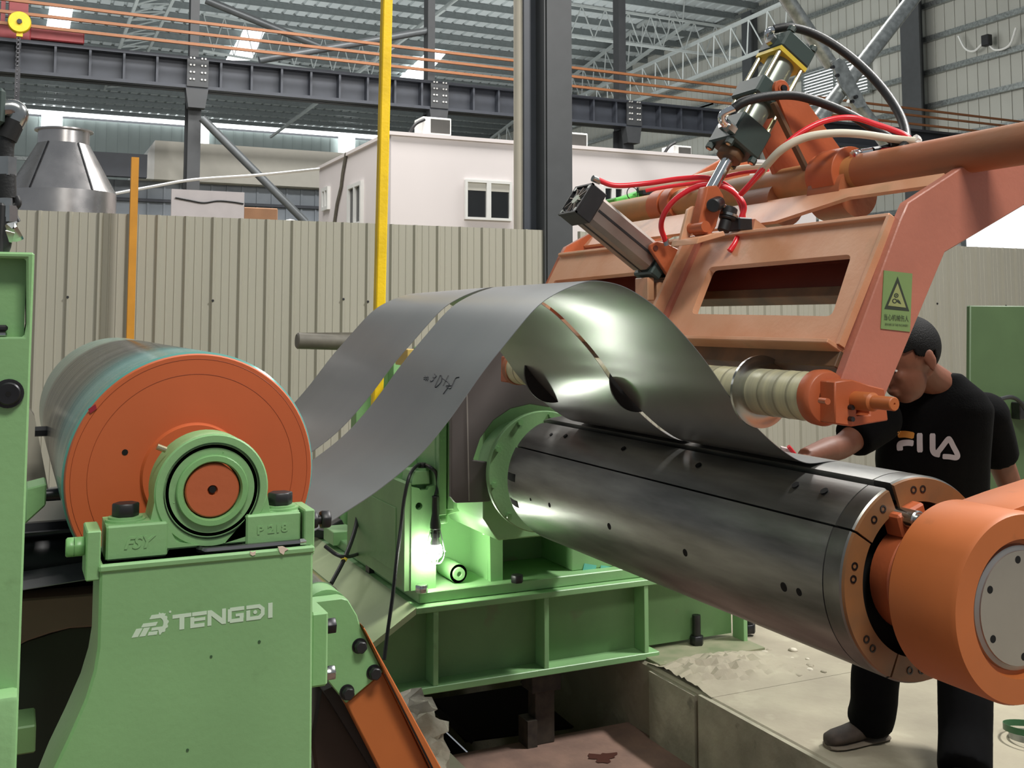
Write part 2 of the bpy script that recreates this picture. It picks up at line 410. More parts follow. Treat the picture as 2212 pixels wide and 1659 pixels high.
# skylights
def quad_panel(name, pxs, dz, label, i):
    P = [at_roof(u, v, dz) for u, v in pxs]
    o = MB().extr([[Vector(p) for p in P]], (0, 0, .05)).build('window_%d' % i, DAY, None, smooth=0); o['kind'] = 'structure'; return o
quad_panel('skylight', [(108, 12), (158, 18), (150, 66), (100, 60)], -.28, '', 1)
quad_panel('skylight', [(528, 64), (572, 69), (543, 130), (488, 131)], -.28, '', 2)
quad_panel('skylight', [(925, 112), (962, 117), (912, 174), (860, 172)], -.28, '', 3)
# daylight strip along the eave and translucent wall sheets
zs = at(400, 260, Y=YR - .3).z
MB().box(-8, at(1040, 300, Y=YR - .3).x + 1.5, YR - .32, YR - .24, zs - .28, zs + .28).build('window_4', DAY, None)['kind'] = 'structure'
for i, (u0, u1, v0, v1) in enumerate(((90, 134, 236, 282), (427, 451, 262, 311), (731, 766, 288, 332))):
    a, b = at(u0, v0, Y=YR - .35), at(u1, v1, Y=YR - .35)
    MB().box(a.x, b.x, YR - .42, YR - .36, b.z, a.z).build('window_%d' % (5 + i), DAY, None)['kind'] = 'structure'
# louvre windows in the right wall
def louvre(i, u0, v0, u1, v1):
    a, b = at(u0, v0, X=XW - .25), at(u1, v1, X=XW - .25); ya, yb = sorted((a.y, b.y)); za, zb = sorted((a.z, b.z))
    o = MB().box(XW - .26, XW - .22, ya, yb, za, zb).build('window_%d' % i, DAY2, None); o['kind'] = 'structure'
    f = MB(); t = .10
    for (p, q, r, s) in ((ya - t, ya, za - t, zb + t), (yb, yb + t, za - t, zb + t), (ya, yb, za - t, za), (ya, yb, zb, zb + t), ((ya + yb) / 2 - .04, (ya + yb) / 2 + .04, za, zb)):
        f.box(XW - .34, XW - .2, p, q, r, s)
    f.build('window_frame', GALV, o)
    sm = None; k = 11
    for j in range(k):
        z = za + (zb - za) * (j + .5) / k
        MB().box(XW - .33, XW - .27, ya, yb, z - .035, z + .035).build('slat', GALV, o)
louvre(8, 1738, 162, 1878, 196); louvre(9, 1440, 258, 1545, 262 - 40)
# door of daylight at the far right
o = MB().box(at(2075, 480, Y=11.0).x, at(2330, 480, Y=11.0).x, 11.0, 11.04, 0, at(2150, 440, Y=11.0).z).build('door_1', DAY2, None); o['kind'] = 'structure'
MB().box(at(2068, 480, Y=11.0).x, at(2080, 480, Y=11.0).x, 10.95, 11.05, 0, at(2150, 440, Y=11.0).z + .2).build('door_frame', GALV, o)

# ------------------------------------------------------------------ crane runway, columns
YB = 20.0
zt, zb = 1.64 + .2395 * YB, 1.64 + .210 * YB
rw = thing('crane_runway_beam', 'long dark grey crane runway girder crossing the whole hall', 'beam', (3, YB, zb))
MB().box(-6, XW - .3, YB - .2, YB + .2, zt - .06, zt).build('top_flange', HALLST, rw)
MB().box(-6, XW - .3, YB - .2, YB + .2, zb, zb + .06).build('bottom_flange', HALLST, rw)
MB().box(-6, XW - .3, YB - .02, YB + .02, zb, zt).build('web', HALLST, rw)
colx = [(at(421, 250, Y=YB).x, .23), (at(941, 190, Y=YB).x, .22), (at(1358, 200, Y=YB).x, .26), (at(-80, 200, Y=YB).x, .23)]
xs = [at(u, 150, Y=YB).x for u in (118, 192, 267, 337)]
pitch = (xs[-1] - xs[0]) / 3; x = xs[0] - pitch * 5
while x < 17:
    if min(abs(x - c) for c, _ in colx) > .3: MB().box(x - .02, x + .02, YB - .19, YB - .02, zb + .06, zt - .06).build('stiffener', HALLST, rw)
    x += pitch
names = ['dark steel column standing behind the fence near the exhaust hood', 'dark steel column rising behind the white office roof unit', 'dark steel column right of the big near column', 'dark steel column at the far left edge of the hall']
bm_ = MB().cyl((0, 0, 0), (0, -.03, 0), .017, n=8).mesh('bolt', WHITEF)
for (cx_, wd), lb in zip(colx, names):
    c = thing('steel_column', lb, 'column', (cx_, YB + .25, 0), 'columns under the crane runway')
    m = MB(); m.box(cx_ - wd / 2, cx_ + wd / 2, YB + .02, YB + .06, 0, zb); m.box(cx_ - wd / 2, cx_ + wd / 2, YB + .44, YB + .48, 0, zb); m.box(cx_ - .02, cx_ + .02, YB + .06, YB + .44, 0, zb)
    m.build('lower_shaft', HALLCOL, c)
    MB().box(cx_ - wd * .35, cx_ + wd * .35, YB + .25, YB + .5, zb, roofz(YB) - .3).build('upper_shaft', HALLCOL, c)
    MB().box(cx_ - .19, cx_ + .19, YB - .235, YB - .2, zb + .03, zt - .05).build('splice_plate', HALLCOL, c)
    MB().prism([(cx_ - .2, zb), (cx_ + .2, zb), (cx_ + .15, zb - .35), (cx_ - .15, zb - .35)], YB - .2, YB + .02).build('bracket', HALLCOL, c)
    for i in range(4):
        for j in range(4):
            b = link('bolt', bm_, c); b.location = (cx_ + (-.13, -.07, .07, .13)[i], YB - .235, zb + .16 + j * .13)
# diagonal tube from the first column down to the right
c = colx[0][0]
tag(MB().cyl(at(436, 255, Y=YB - .3), at(660, 480, Y=YB - .3), .075, n=14).build('brace_tube', BRACE, None), 'grey diagonal brace tube running down right from the first column', 'brace')
tag(MB().cyl(at(445, 0, Y=YB + 3), at(690, 100, Y=YB + 3), .085, n=12).build('brace_tube', BRACE, None), 'thick grey brace tube sloping down under the roof left of the yellow post', 'brace')
tag(MB().cyl(at(560, 130, Y=YB + .37), at(932, 65, Y=YB + .37), .075, n=12).build('brace_tube', BRACE, None), 'long brace tube rising right under the roof behind the yellow post', 'brace')
# bus bars
for i, (v0, v1) in enumerate(((-1, 195), (21, 214), (52, 232))):
    A, B = at(-60, v0 - 8, Y=YB - .6), at(1660, v1 + 8, Y=YB - .6)
    A, B = at(0, (9, 24, 49)[i] - (12 if i == 0 else 0), Y=YB - .6), at(1235, (146, 165, 186)[i], Y=YB - .6)
    d = (B - A).normalized()
    tag(MB().beam(A - d * 3, B + d * 15.5, .05, .05).build('bus_bar', BUS, None), ('topmost', 'middle', 'lowest')[i] + ' of the three orange crane bus bars', 'bus bar', 'crane bus bars')
# red crane end carriage, yellow wheel with chain
cr = thing('crane_carriage', 'dark red crane end carriage on the runway at top left', 'crane', at(60, 90, Y=YB))
def pbox(u0, v0, u1, v1, Y, d): 
    a, b = at(u0, v0, Y=Y), at(u1, v1, Y=Y); return MB().box(a.x, b.x, Y, Y + d, b.z, a.z)
pbox(60, 57, 182, 95, YB - .1, .4).build('end_beam', REDP, cr, bevel=.02); pbox(-40, 45, 66, 92, YB - .15, .5).build('bogie', REDP, cr, bevel=.02)
pbox(22, -30, 60, 60, YB, .3).build('post', REDP, cr); pbox(4, -30, 10, 70, YB + .1, .1).build('ladder_rail', REDP, cr); pbox(20, -30, 24, 60, YB + .1, .1).build('ladder_rail', REDP, cr)
for v in (-10, 5, 20, 35): pbox(6, v, 24, v + 2.5, YB + .12, .05).build('rung', REDP, cr)
YH = 19.2; KH = YH / 8.0
hk = thing('chain_hoist', 'yellow chain wheel with a dark chain hanging at top left', 'hoist', at(40, 50, Y=YH))
c = at(42, 49, Y=YH); MB().lathe(c, (0, 1, 0), [(-.03 * KH, .001), (-.03 * KH, .07 * KH), (-.02 * KH, .075 * KH), (.02 * KH, .075 * KH), (.03 * KH, .07 * KH), (.03 * KH, .001)], 28).build('wheel', YELLOW, hk)
MB().cyl(c + Vector((0, -.045 * KH, 0)), c + Vector((0, .04, 0)), .018 * KH, n=6).build('axle_nut', BLACKM, hk)
a = at(36, 60, Y=YH); b = at(49, 80, Y=YH); MB().box(a.x, b.x, YH - .03, YH + .03, b.z, a.z).build('hook_block', YELLOW, hk)
link_me = MB().lathe((0, 0, 0), (0, 1, 0), [(-.008, .018), (-.008, .034), (.008, .034), (.008, .018)], 10, closed=True).mesh('link', STEEL_D)
p0, p1 = at(40, 84, Y=YH), at(34, 236, Y=YH); k = 34
for i in range(k):
    o = link('link', link_me, hk); o.location = p0.lerp(p1, i / (k - 1)); o.rotation_euler = (0, 0, (i % 2) * 1.57); o.scale = (1, 1, 1.3)
MB().box(p1.x - .03, p1.x + .05, YH - .03, YH + .03, p1.z - .2, p1.z + .7).build('chain_sleeve', STEEL_D, hk)

# ------------------------------------------------------------------ roof trusses
def truss(A, B, h, n, label, r=.05, up=None):
    t = thing('roof_truss', label, 'truss', A, 'lattice trusses under the roof'); A, B = Vector(A), Vector(B); dn = Vector((0, 0, -h)) if up is None else Vector(up)
    MB().beam(A, B, r * 2, r * 2).build('top_chord', TRUSS, t); MB().beam(A + dn, B + dn, r * 2, r * 2).build('bottom_chord', TRUSS, t)
    for i in range(n):
        a = A.lerp(B, i / n); b = A.lerp(B, (i + .5) / n) + dn; c = A.lerp(B, (i + 1) / n)
        MB().beam(a, b, r * .8, r * .8).build('web_bar', TRUSS, t); MB().beam(b, c, r * .8, r * .8).build('web_bar', TRUSS, t)
def tp(u, v, Y): return at(u, v, Y=Y)
truss(tp(283, 185, 58), tp(388, -30, 38), 0, 16, 'lattice truss rising from the exhaust hood to the left roof', 0.056, up=(-1.3, 0, -.35))
truss(tp(620, 268, 58), tp(1010, -20, 36), 0, 18, 'lattice truss rising behind the yellow post into the roof', 0.056, up=(-.9, 0, -.8))
truss(tp(1060, 300, 55), tp(1480, -20, 36), 0, 18, 'lattice truss behind the big near column', 0.062, up=(.2, 0, -1.3))
truss(tp(1225, 220, 46), tp(1700, 2, 27.5), 0, 16, 'long lattice truss running along the right wall', 0.056, up=(.3, 0, -1.2))
truss(tp(1205, 5, 34), tp(1590, 62, 34), 0, 8, 'lattice cross truss above the side wall', 0.043, up=(0, 0, -1.2))
truss(tp(440, 30, 40), tp(820, 100, 40), 0, 9, 'thin lattice girder between the left columns', 0.037, up=(0, 0, -1.4))
# wall columns at the right
for u, v, lb in ((1990, 200, 'grey steel wall column on the right wall beside the crossed pipes'), (1632, 150, 'dark steel wall column behind the hydraulic cylinder')):
    y = at(u, v, X=XW - .3).y; hw = .42 if u > 1800 else .3
    c = thing('wall_column', lb, 'column', (XW - .4, y, 0)); m = MB().box(XW - .75, XW - .68, y - hw, y + hw, 0, roofz(y) - .5); m.build('flange', HALLCOL, c)
    MB().box(XW - .7, XW - .2, y - .05, y + .05, 0, roofz(y) - .5).build('web', HALLCOL, c)
# crossed galvanised pipes
YX = 9.6
xb = thing('cross_brace', 'crossed galvanised pipes with a gusset plate before the right wall', 'brace', at(1830, 170, Y=YX))
MB().cyl(at(1560, -212, Y=YX), at(1795, 140, Y=YX), .085, n=18).build('pipe', GALV, xb); MB().cyl(at(1842, 212, Y=YX), at(1930, 330, Y=YX), .085, n=18).build('pipe', GALV, xb)
MB().cyl(at(2135, -212, Y=YX), at(1765, 262, Y=YX), .09, n=18).build('pipe', GALV, xb)
MB().prism(xz([(1782, 140), (1798, 130), (1812, 140), (1858, 232), (1835, 238), (1800, 190)], YX), YX - .12, YX - .1).build('gusset', GALV, xb)
for u, v in ((1796, 146), (1806, 164), (1838, 220), (1846, 210)): MB().cyl(at(u, v, Y=YX - .12), at(u, v, Y=YX - .12) + Vector((0, -.04, 0)), .022, n=6).build('bolt', STEEL_D, xb)
lb = thing('wall_lamp', 'small black flood lamp with looped white cables on the right wall', 'lamp', at(2128, 88, X=XW - .4))
a = at(2123, 78, X=XW - .4); MB().box(XW - .5, XW - .3, a.y - .28, a.y, a.z - .35, a.z).build('body', BLACKM, lb, bevel=.02)
MB().tube(bez([at(u, v, X=XW - .3) for u, v in ((2070, 78), (2085, 105), (2105, 110), (2128, 92), (2150, 108), (2180, 98), (2195, 60))]), .035, 6).build('cable', WHITEF, lb)

# ------------------------------------------------------------------ near column + downpipe
YC = 9.0
a, b = at(1146, 200, Y=YC), at(1229, 200, Y=YC)
nc = thing('near_column', 'broad dark grey steel column rising in front of the white office', 'column', (b.x, YC, 0))
xm = at(1176, 300, Y=YC).x
MB().box(xm, b.x, YC - .06, YC - .03, 0, 8.5).build('front_flange', HALLCOL, nc); MB().box(a.x, b.x, YC + .34, YC + .38, 0, 8.5).build('rear_flange', HALLCOL, nc)
MB().box(xm - .02, xm + .03, YC - .04, YC + .36, 0, 8.5).build('web', HALLCOL, nc); MB().box(a.x, xm, YC + .14, YC + .2, 0, 8.5).build('side_plate', HALLST, nc)
a, b = at(1111, 200, Y=YC + .25), at(1143, 200, Y=YC + .25)
dp = MB().cyl(((a.x + b.x) / 2, YC + .25, 0), ((a.x + b.x) / 2, YC + .25, 8.5), (b.x - a.x) / 2, n=20)
tag(dp.build('downpipe', mat('downpipe_cream', (196, 188, 172), .5, var=.04), None), 'cream round downpipe beside the broad dark column', 'pipe')

# ------------------------------------------------------------------ corrugated fence: panels of four ribs
FH = 1.64 + .0935 * YC; PT = .0245 * YC
def fence_panel(n):
    p = []
    for i in range(n):
        x = i * PT
        p += [(x, 0), (x + .014, -.026), (x + .030, -.026), (x + .046, 0), (x + .085, 0), (x + .09, -.005), (x + .097, -.005), (x + .102, 0), (x + .150, 0), (x + .155, -.005), (x + .162, -.005), (x + .167, 0)]
    p.append((n * PT, 0)); k = len(p)
    m = MB(); m.add([(x, y, z) for z in (0, FH) for x, y in p] + [(x, y + .004, z) for z in (0, FH) for x, y in p],
                    [(i, i + 1, k + i + 1, k + i) for i in range(k - 1)] + [(2 * k + i, 3 * k + i, 3 * k + i + 1, 2 * k + i + 1) for i in range(k - 1)] + [(k + i, k + i + 1, 3 * k + i + 1, 3 * k + i) for i in range(k - 1)])
    return m.mesh('panel', FENCE, smooth=0)
pm = fence_panel(4)
def fence(name, x0, x1, label):
    t = thing(name, label, 'fence', (x0, YC, 0)); x = x0; i = 0
    sc = MB().cyl((0, 0, 0), (0, -.008, 0), .011, n=6).mesh('screw', BLACKM)
    while x < x1 - .05:
        o = link('panel', pm, t); o.location = (x, YC, 0)
        for z in (1.64 + .018 * YC, .9):
            s_ = link('screw', sc, t); s_.location = (x + PT * (i % 4) + .02, YC - .026, z + (.01 if i % 2 else -.01))
        x += 4 * PT; i += 1
    MB().box(x0, x, YC + .03, YC + .07, FH - .25, FH - .19).build('rail', GALV, t); MB().box(x0, x, YC + .03, YC + .07, .3, .36).build('rail', GALV, t)
    return t
x0 = at(98, 480, Y=YC).x
xe = at(1176, 500, Y=YC).x
fence('corrugated_fence', xe - 4 * PT * 6, xe, 'beige ribbed sheet fence left of the broad dark column')
fence('corrugated_fence', xe + .36, xe + .36 + 4 * PT * 9, 'beige ribbed sheet fence right of the broad dark column')
op = at(281, 735, Y=8.8); ot = at(288, 340, Y=8.8)
tag(MB().box(op.x - .028, op.x + .028, 8.78, 8.84, 0, ot.z).build('ochre_post', YORANGE, None), 'slim ochre yellow post standing before the left fence', 'post')

# ------------------------------------------------------------------ white office behind the fence
YO = 14.0
a = at(845, 287, Y=YO)
of = thing('site_office', 'white flat roofed office block behind the fence', 'building', (a.x, YO, 0))
zt_ = a.z; xr = at(1760, 360, Y=YO).x; yb_ = at(690, 365, X=a.x).y
MB().box(a.x, xr, YO, yb_, 0, zt_).build('wall', WHITEW, of); MB().box(a.x - .04, xr, YO - .04, yb_ + .04, zt_ - .03, zt_ + .02).build('roof_edge', WHITEW, of)
def win_front(u0, v0, u1, v1, Y, parent, blind=True):
    p, q = at(u0, v0, Y=Y), at(u1, v1, Y=Y); x0, x1, z0, z1 = p.x, q.x, q.z, p.z; t = .035
    w_ = MB(); 
    for (r0, r1, s0, s1) in ((x0, x0 + t, z0, z1), (x1 - t, x1, z0, z1), (x0 + t, x1 - t, z0, z0 + t), (x0 + t, x1 - t, z1 - t, z1), ((x0 + x1) / 2 - .035, (x0 + x1) / 2 + .035, z0 + t, z1 - t)): w_.box(r0, r1, Y - .05, Y + .02, s0, s1)
    f = w_.build('window_frame', WHITEF, parent)
    for r0, r1 in ((x0 + t, (x0 + x1) / 2), ((x0 + x1) / 2, x1 - t)): MB().box(r0, r1, Y - .01, Y - .004, z0, z1).build('pane', GLASSD, f)
    if blind: 
        for r0, r1 in ((x0 + t, (x0 + x1) / 2 - .035), ((x0 + x1) / 2 + .035, x1 - t)): MB().box(r0, r1, Y - .02, Y - .011, z1 - .15, z1 - t).build('blind', GREYW, f)
win_front(1003, 388, 1103, 478, YO - .001, of)
def win_side(u0, v0, u1, v1, X, parent):
    p, q = at(u0, v0, X=X), at(u1, v1, X=X); y0, y1 = sorted((p.y, q.y)); z0, z1 = q.z, p.z; t = .06; w_ = MB()
    for (r0, r1, s0, s1) in ((y0, y0 + t, z0, z1), (y1 - t, y1, z0, z1), (y0 + t, y1 - t, z0, z0 + t), (y0 + t, y1 - t, z1 - t, z1), ((y0 + y1) / 2 - .03, (y0 + y1) / 2 + .03, z0 + t, z1 - t)): w_.box(X - .05, X + .02, r0, r1, s0, s1)
    f = w_.build('window_frame', WHITEF, parent); MB().box(X - .01, X - .004, y0 + t, y1 - t, z0, z1).build('pane', GLASSD, f)
win_side(756, 402, 785, 486, a.x - .001, of); win_side(700, 408, 713, 452, a.x - .001, of)
win_front(1300, 402, 1345, 470, YO - .001, of, False); win_front(1770, 452, 1800, 500, YO - .001, of, False)
MB().tube([at(u, v, X=a.x - .03) for u, v in ((748, 330), (740, 375), (737, 402), (728, 440), (722, 482))], .025, 6).build('cable', GREYPIPE, of)
def ac(u0, v0, u1, v1, Y, label):
    p, q = at(u0, v0, Y=Y), at(u1, v1, Y=Y); t = thing('air_conditioner', label, 'air conditioner', (p.x, Y, q.z), 'units on the office roof')
    MB().box(p.x, q.x, Y, Y + .35, q.z, p.z).build('casing', WHITEF, t, bevel=.01)
    w_ = q.x - p.x; MB().box(p.x + w_ * .28, q.x - w_ * .06, Y - .012, Y - .002, q.z + .02, p.z - .03).build('grille', mat('ac_grille', (70, 68, 64), .6), t)
    MB().tube(bez([(p.x + .02, Y - .02, q.z + .2), (p.x - .12, Y - .05, q.z + .12), (p.x - .2, Y - .02, q.z + .0)]), .025, 6).build('hose', BLACKM, t)
ac(913, 251, 975, 293, YO + .2, 'white outdoor unit on the office roof left of the broad column')
ac(1205, 283, 1270, 319, YO + .2, 'white outdoor unit just right of the broad dark column')
ac(1455, 313, 1494, 338, YO + .2, 'small white outdoor unit below the runway beam')

# lower grey shed, blue sheet wall, boards, hood
YS = 22.0
p = at(335, 303, Y=YS); q = at(700, 322, Y=YS); zl = at(335, 387, Y=YS).z
sh = thing('grey_shed', 'pale grey box shed with a slanted end behind the fence', 'building', (p.x, YS, 0))
MB().box(p.x, q.x + .6, YS, YS + 4, zl, p.z).build('wall', GREYW, sh)
s0 = at(288, 386, Y=YS)
MB().extr([[Vector((p.x, YS, p.z)), Vector((p.x, YS, zl)), Vector((s0.x, YS, zl))]], (0, 3, 0)).build('slanted_end', WHITEF, sh)
bw = thing('blue_sheet_wall', 'blue grey ribbed sheet wall under the shed', 'wall panel', (p.x, YS + .3, 0))
x = at(215, 430, Y=YS + .3).x
while x < q.x + .4:
    MB().box(x, x + .27, YS + .3, YS + .33, 0, zl - .01).build('panel', BLUESH, bw); MB().box(x + .27, x + .31, YS + .27, YS + .33, 0, zl - .01).build('rib', BLUESH, bw); x += .31
zz = at(400, 436, Y=YS + .25).z; MB().box(at(215, 430, Y=YS + .3).x, q.x + 1, YS + .22, YS + .3, zz - .03, zz + .03).build('rail', HALLST, bw)
zz = at(270, 375, Y=YS + 1).z; MB().box(at(150, 400, Y=YS + 1).x, at(300, 380, Y=YS + 1).x, YS - .5, YS - .3, zz - .25, zz + .2).build('dark_beam', HALLST, bw)
p, q = at(371, 408, Y=12), at(527, 472, Y=12)
wb = thing('white_board', 'white board with a wavy black cable line behind the fence', 'board', (p.x, 12, q.z))
MB().box(p.x, q.x, 12, 12.04, 0, p.z).build('sheet', mat('board_white', (216, 208, 208), .6, var=.05, scale=8), wb)
MB().tube(bez([at(u, v, Y=11.985) for u, v in ((379, 427), (410, 433), (440, 438), (470, 434), (500, 436), (526, 440))]), .011, 6).build('cable', BLACKM, wb)
p, q = at(527, 447, Y=12.2), at(600, 474, Y=12.2)
tag(MB().box(p.x, q.x, 12.2, 12.6, q.z - .25, p.z).build('cardboard_box', mat('cardboard', (176, 132, 100), .8), None, bevel=.01), 'brown cardboard box beside the white board', 'box')
c = at(640, 474, Y=12.1)
tag(MB().sphere((c.x, 12.4, c.z - .20), .16, .2, .23).build('white_sack', WHITEF, None), 'rounded white sack top showing above the fence', 'sack')
rk = thing('pallet_stack', 'stack of pallets behind the fence under the cardboard box', 'pallets', (p.x, 12.2, 0))
n_ = 14; zt2 = q.z - .252
for i in range(n_): MB().box(p.x - .1, c.x + .4, 12.15, 12.9, zt2 * i / n_ + .03, zt2 * (i + 1) / n_).build('pallet', mat('pallet_wood', (150, 120, 84), .8), rk)
for xx in (p.x - .1, c.x + .3): MB().box(xx, xx + .1, 12.2, 12.8, 0, zt2 - .001).build('block', MATS['pallet_wood'], rk)
MBt = MB().tube(bez([at(u, v, Y=13.2) for u, v in ((250, 418), (330, 403), (420, 388), (560, 378), (690, 365))]), .018, 6)
tag(MBt.build('white_cable', WHITEF, None), 'white cable strung from the hood to the office corner', 'cable')
YHd = 11.0
hd = thing('exhaust_hood', 'large stainless cone shaped exhaust hood behind the fence', 'hood', at(135, 455, Y=YHd))
ctr = at(133, 460, Y=YHd); sc = (at(253, 400, Y=YHd) - at(13, 400, Y=YHd)).length / 2
def hz(v): return at(133, v, Y=YHd).z - ctr.z
sh_ = .48
MB().lathe(ctr, (0, 0, 1), [(hz(520), sc), (hz(418), sc)], 40).build('skirt', STAIN, hd)
MB().lathe(ctr, (0, 0, 1), [(hz(418), sc), (hz(313), sc * sh_)], 40).build('cone', STAIN, hd)
MB().lathe(ctr, (0, 0, 1), [(hz(313), sc * sh_ * .98), (hz(285), sc * sh_ * .98), (hz(285), sc * sh_ * 1.12), (hz(282), sc * sh_ * 1.12), (hz(282), sc * sh_ * .9)], 40).build('collar', STAIN, hd)
for th in (.8, 2.4, 3.9, 5.5): MB().cyl((ctr.x + sc * .9 * math.cos(th), ctr.y + sc * .9 * math.sin(th), 0), (ctr.x + sc * .9 * math.cos(th), ctr.y + sc * .9 * math.sin(th), ctr.z + hz(500)), .05, n=12).build('leg', STAIN, hd)
for th in (-2.2, -1.05):
    a = ctr + Vector((math.cos(th) * sc * 1.003, math.sin(th) * sc * 1.003, hz(418))); b = ctr + Vector((math.cos(th) * sc * sh_ * 1.01, math.sin(th) * sc * sh_ * 1.01, hz(313)))
    MB().beam(a, b, .012, .012).build('seam', STEEL_D, hd)
# yellow guard post near the machine
pb = at(806, 1226, Z=.40); pt = at(836, -30, Y=pb.y)
yp_ = thing('yellow_post', 'tall yellow square post standing on the machine deck', 'post', pb)
MB().beam(pb, pt, .052, .052, up=(0, 1, 0)).build('shaft', YELLOW, yp_, bevel=.006)
MB().box(pb.x - .03, pb.x + .03, pb.y - .03, pb.y + .03, pb.z - .06, pb.z + .02).build('foot', BLACKM, yp_)
t = MB().lathe(pb + Vector((.002, 0, .19)), (0, 0, 1), [(-.004, .042), (-.004, .045), (.004, .045), (.004, .042)], 4, a0=0, closed=True); t.build('cable_tie', WHITEF, yp_)
# ------------------------------------------------------------------ bridle roll on the left
RX, RZ, RR = .304, 1.363, .2185
def Yv(y, r=0, a=0): return Vector((RX + r * math.cos(a), y, RZ + r * math.sin(a)))
bolt_cache = {}
def hexbolt(parent, p, d, r, h, m=BLACKM, name='bolt', washer=None):
    p, d = Vector(p), Vector(d).normalized()
    MB().cyl(p, p + d * h, r, n=6, ph=.3).build(name, m, parent, bevel=r * .12)
    if washer: MB().cyl(p - d * .002, p + d * washer[1], washer[0], n=20).build('washer', washer[2], parent)
rl = thing('bridle_roll', 'steel roll with orange end disc and teal edge coating', 'roll', (RX, 2.0, RZ))
MB().lathe((RX, 0, RZ), (0, 1, 0), [(2.002, .16), (2.002, RR - .004), (2.006, RR), (3.645, RR), (3.65, RR - .004), (3.65, .04)], 128).build('barrel', ROLLC, rl)
MB().lathe((RX, 0, RZ), (0, 1, 0), [(2.0, RR - .0035), (1.994, RR - .006), (1.994, .092), (1.985, .088), (1.985, .04)], 96).build('end_disc', ORANGE_R, rl)
MB().lathe((RX, 0, RZ), (0, 1, 0), [(3.65, .043), (3.85, .043), (3.85, .001)], 32).build('rear_journal', ORANGE, rl)
MB().lathe((RX, 0, RZ), (0, 1, 0), [(1.99, .043), (1.798, .043), (1.796, .041), (1.796, .0085), (1.808, .0035), (1.808, .0005)], 48).build('shaft', ORANGE, rl)
MB().cyl((RX, 1.7955, RZ + .0015), (RX, 1.800, RZ + .0015), .0055, n=14).build('centre_hole', DARK, rl)
h = at(270, 977, Y=1.9935); MB().cyl((h.x, 1.9932, h.z), (h.x, 1.996, h.z), .0052, n=16).build('hole', DARK, rl)
MB().prism(xz([(190, 884), (206, 873), (209, 883), (195, 893)], 1.993), 1.9915, 1.9936).build('red_mark', mat('red_tape', (150, 30, 50), .5), rl)
for rr_ in (.178, .205): MB().lathe((RX, 0, RZ), (0, 1, 0), [(1.9937, rr_), (1.9932, rr_ + .0003), (1.9937, rr_ + .0008)], 96).build('turning_mark', mat('turning_mark', (150, 66, 34), .6), rl)

# ------------------------------------------------------------------ stand
SY, SB = 1.77, 1.905
st = thing('roll_stand', 'pale green welded stand carrying the bearing, painted with a white logo', 'stand', (RX, SY, PIT))
ztop = at(450, 1199, Y=SY).z
xl, xr_ = at(216, 1222, Y=SY).x, at(677, 1175, Y=SY).x
zb2 = at(300, 1900, Y=SY).z
out = [(xl, ztop), (xr_, ztop)]
pl = xz([(672, 1900), (60, 1800), (112, 1670), (150, 1590), (185, 1510), (203, 1450), (211, 1400), (213, 1330)], SY)
MB().prism(out + pl, SY, SB).build('body', GREEN, st, bevel=.004)
MB().box(xl - .002, xr_ + .002, SY - .004, SB + .01, ztop - .012, ztop).build('top_plate', GREEN, st, bevel=.003)
# lugs with jacking screws
a, b = at(188, 1150, Y=SY), at(218, 1255, Y=SY)
MB().box(a.x, b.x - .001, SY + .004, SY + .09, b.z, a.z).build('lug', GREEN, st, bevel=.002)
zc = at(165, 1181, Y=SY + .045).z; e = at(142, 1181, Y=SY + .045).x
MB().cyl((e, SY + .045, zc), (e + .014, SY + .045, zc), .0165, n=6).build('jack_screw_head', GREEN_L, st, bevel=.002); MB().cyl((e + .01, SY + .045, zc), (a.x + .005, SY + .045, zc), .008, n=14).build('jack_screw', STEEL, st); MB().cyl((a.x - .018, SY + .045, zc), (a.x, SY + .045, zc), .0165, n=6).build('lock_nut', GREEN_L, st, bevel=.002)
a2, b2 = at(660, 1103, Y=SY), at(681, 1200, Y=SY)
MB().box(a2.x, b2.x, SY + .006, SY + .09, b2.z, a2.z).build('lug', GREEN, st, bevel=.002)
zc = at(697, 1122, Y=SY + .045).z
MB().cyl((b2.x, SY + .045, zc), (b2.x + .014, SY + .045, zc), .0155, n=6).build('lock_nut', BLACKM, st, bevel=.002); MB().cyl((b2.x, SY + .045, zc), (b2.x + .03, SY + .045, zc), .008, n=12).build('jack_screw', BLACKM, st); MB().cyl((b2.x + .02, SY + .045, zc), (b2.x + .036, SY + .045, zc), .0165, n=6).build('jack_screw_head', BLACKM, st, bevel=.002)
chip = mat('bare_filler', (226, 204, 186), .8)
for pts in ([(540, 1190), (546, 1193), (552, 1190), (551, 1198), (545, 1200), (540, 1197)], [(600, 1181), (611, 1180), (623, 1186), (615, 1190), (612, 1198), (604, 1193)]): MB().prism(xz(pts, SY - .0035), SY - .0055, SY - .003).build('paint_chip', chip, st)
for u, v, r in ((456, 1418, .002), (560, 1386, .0024), (405, 1620, .0022)): 
    p = at(u, v, Y=SY); MB().cyl((p.x, SY - .0012, p.z), (p.x, SY, p.z), r, n=10).build('paint_spot', mat('paint_scar', (60, 92, 58), .7), st)
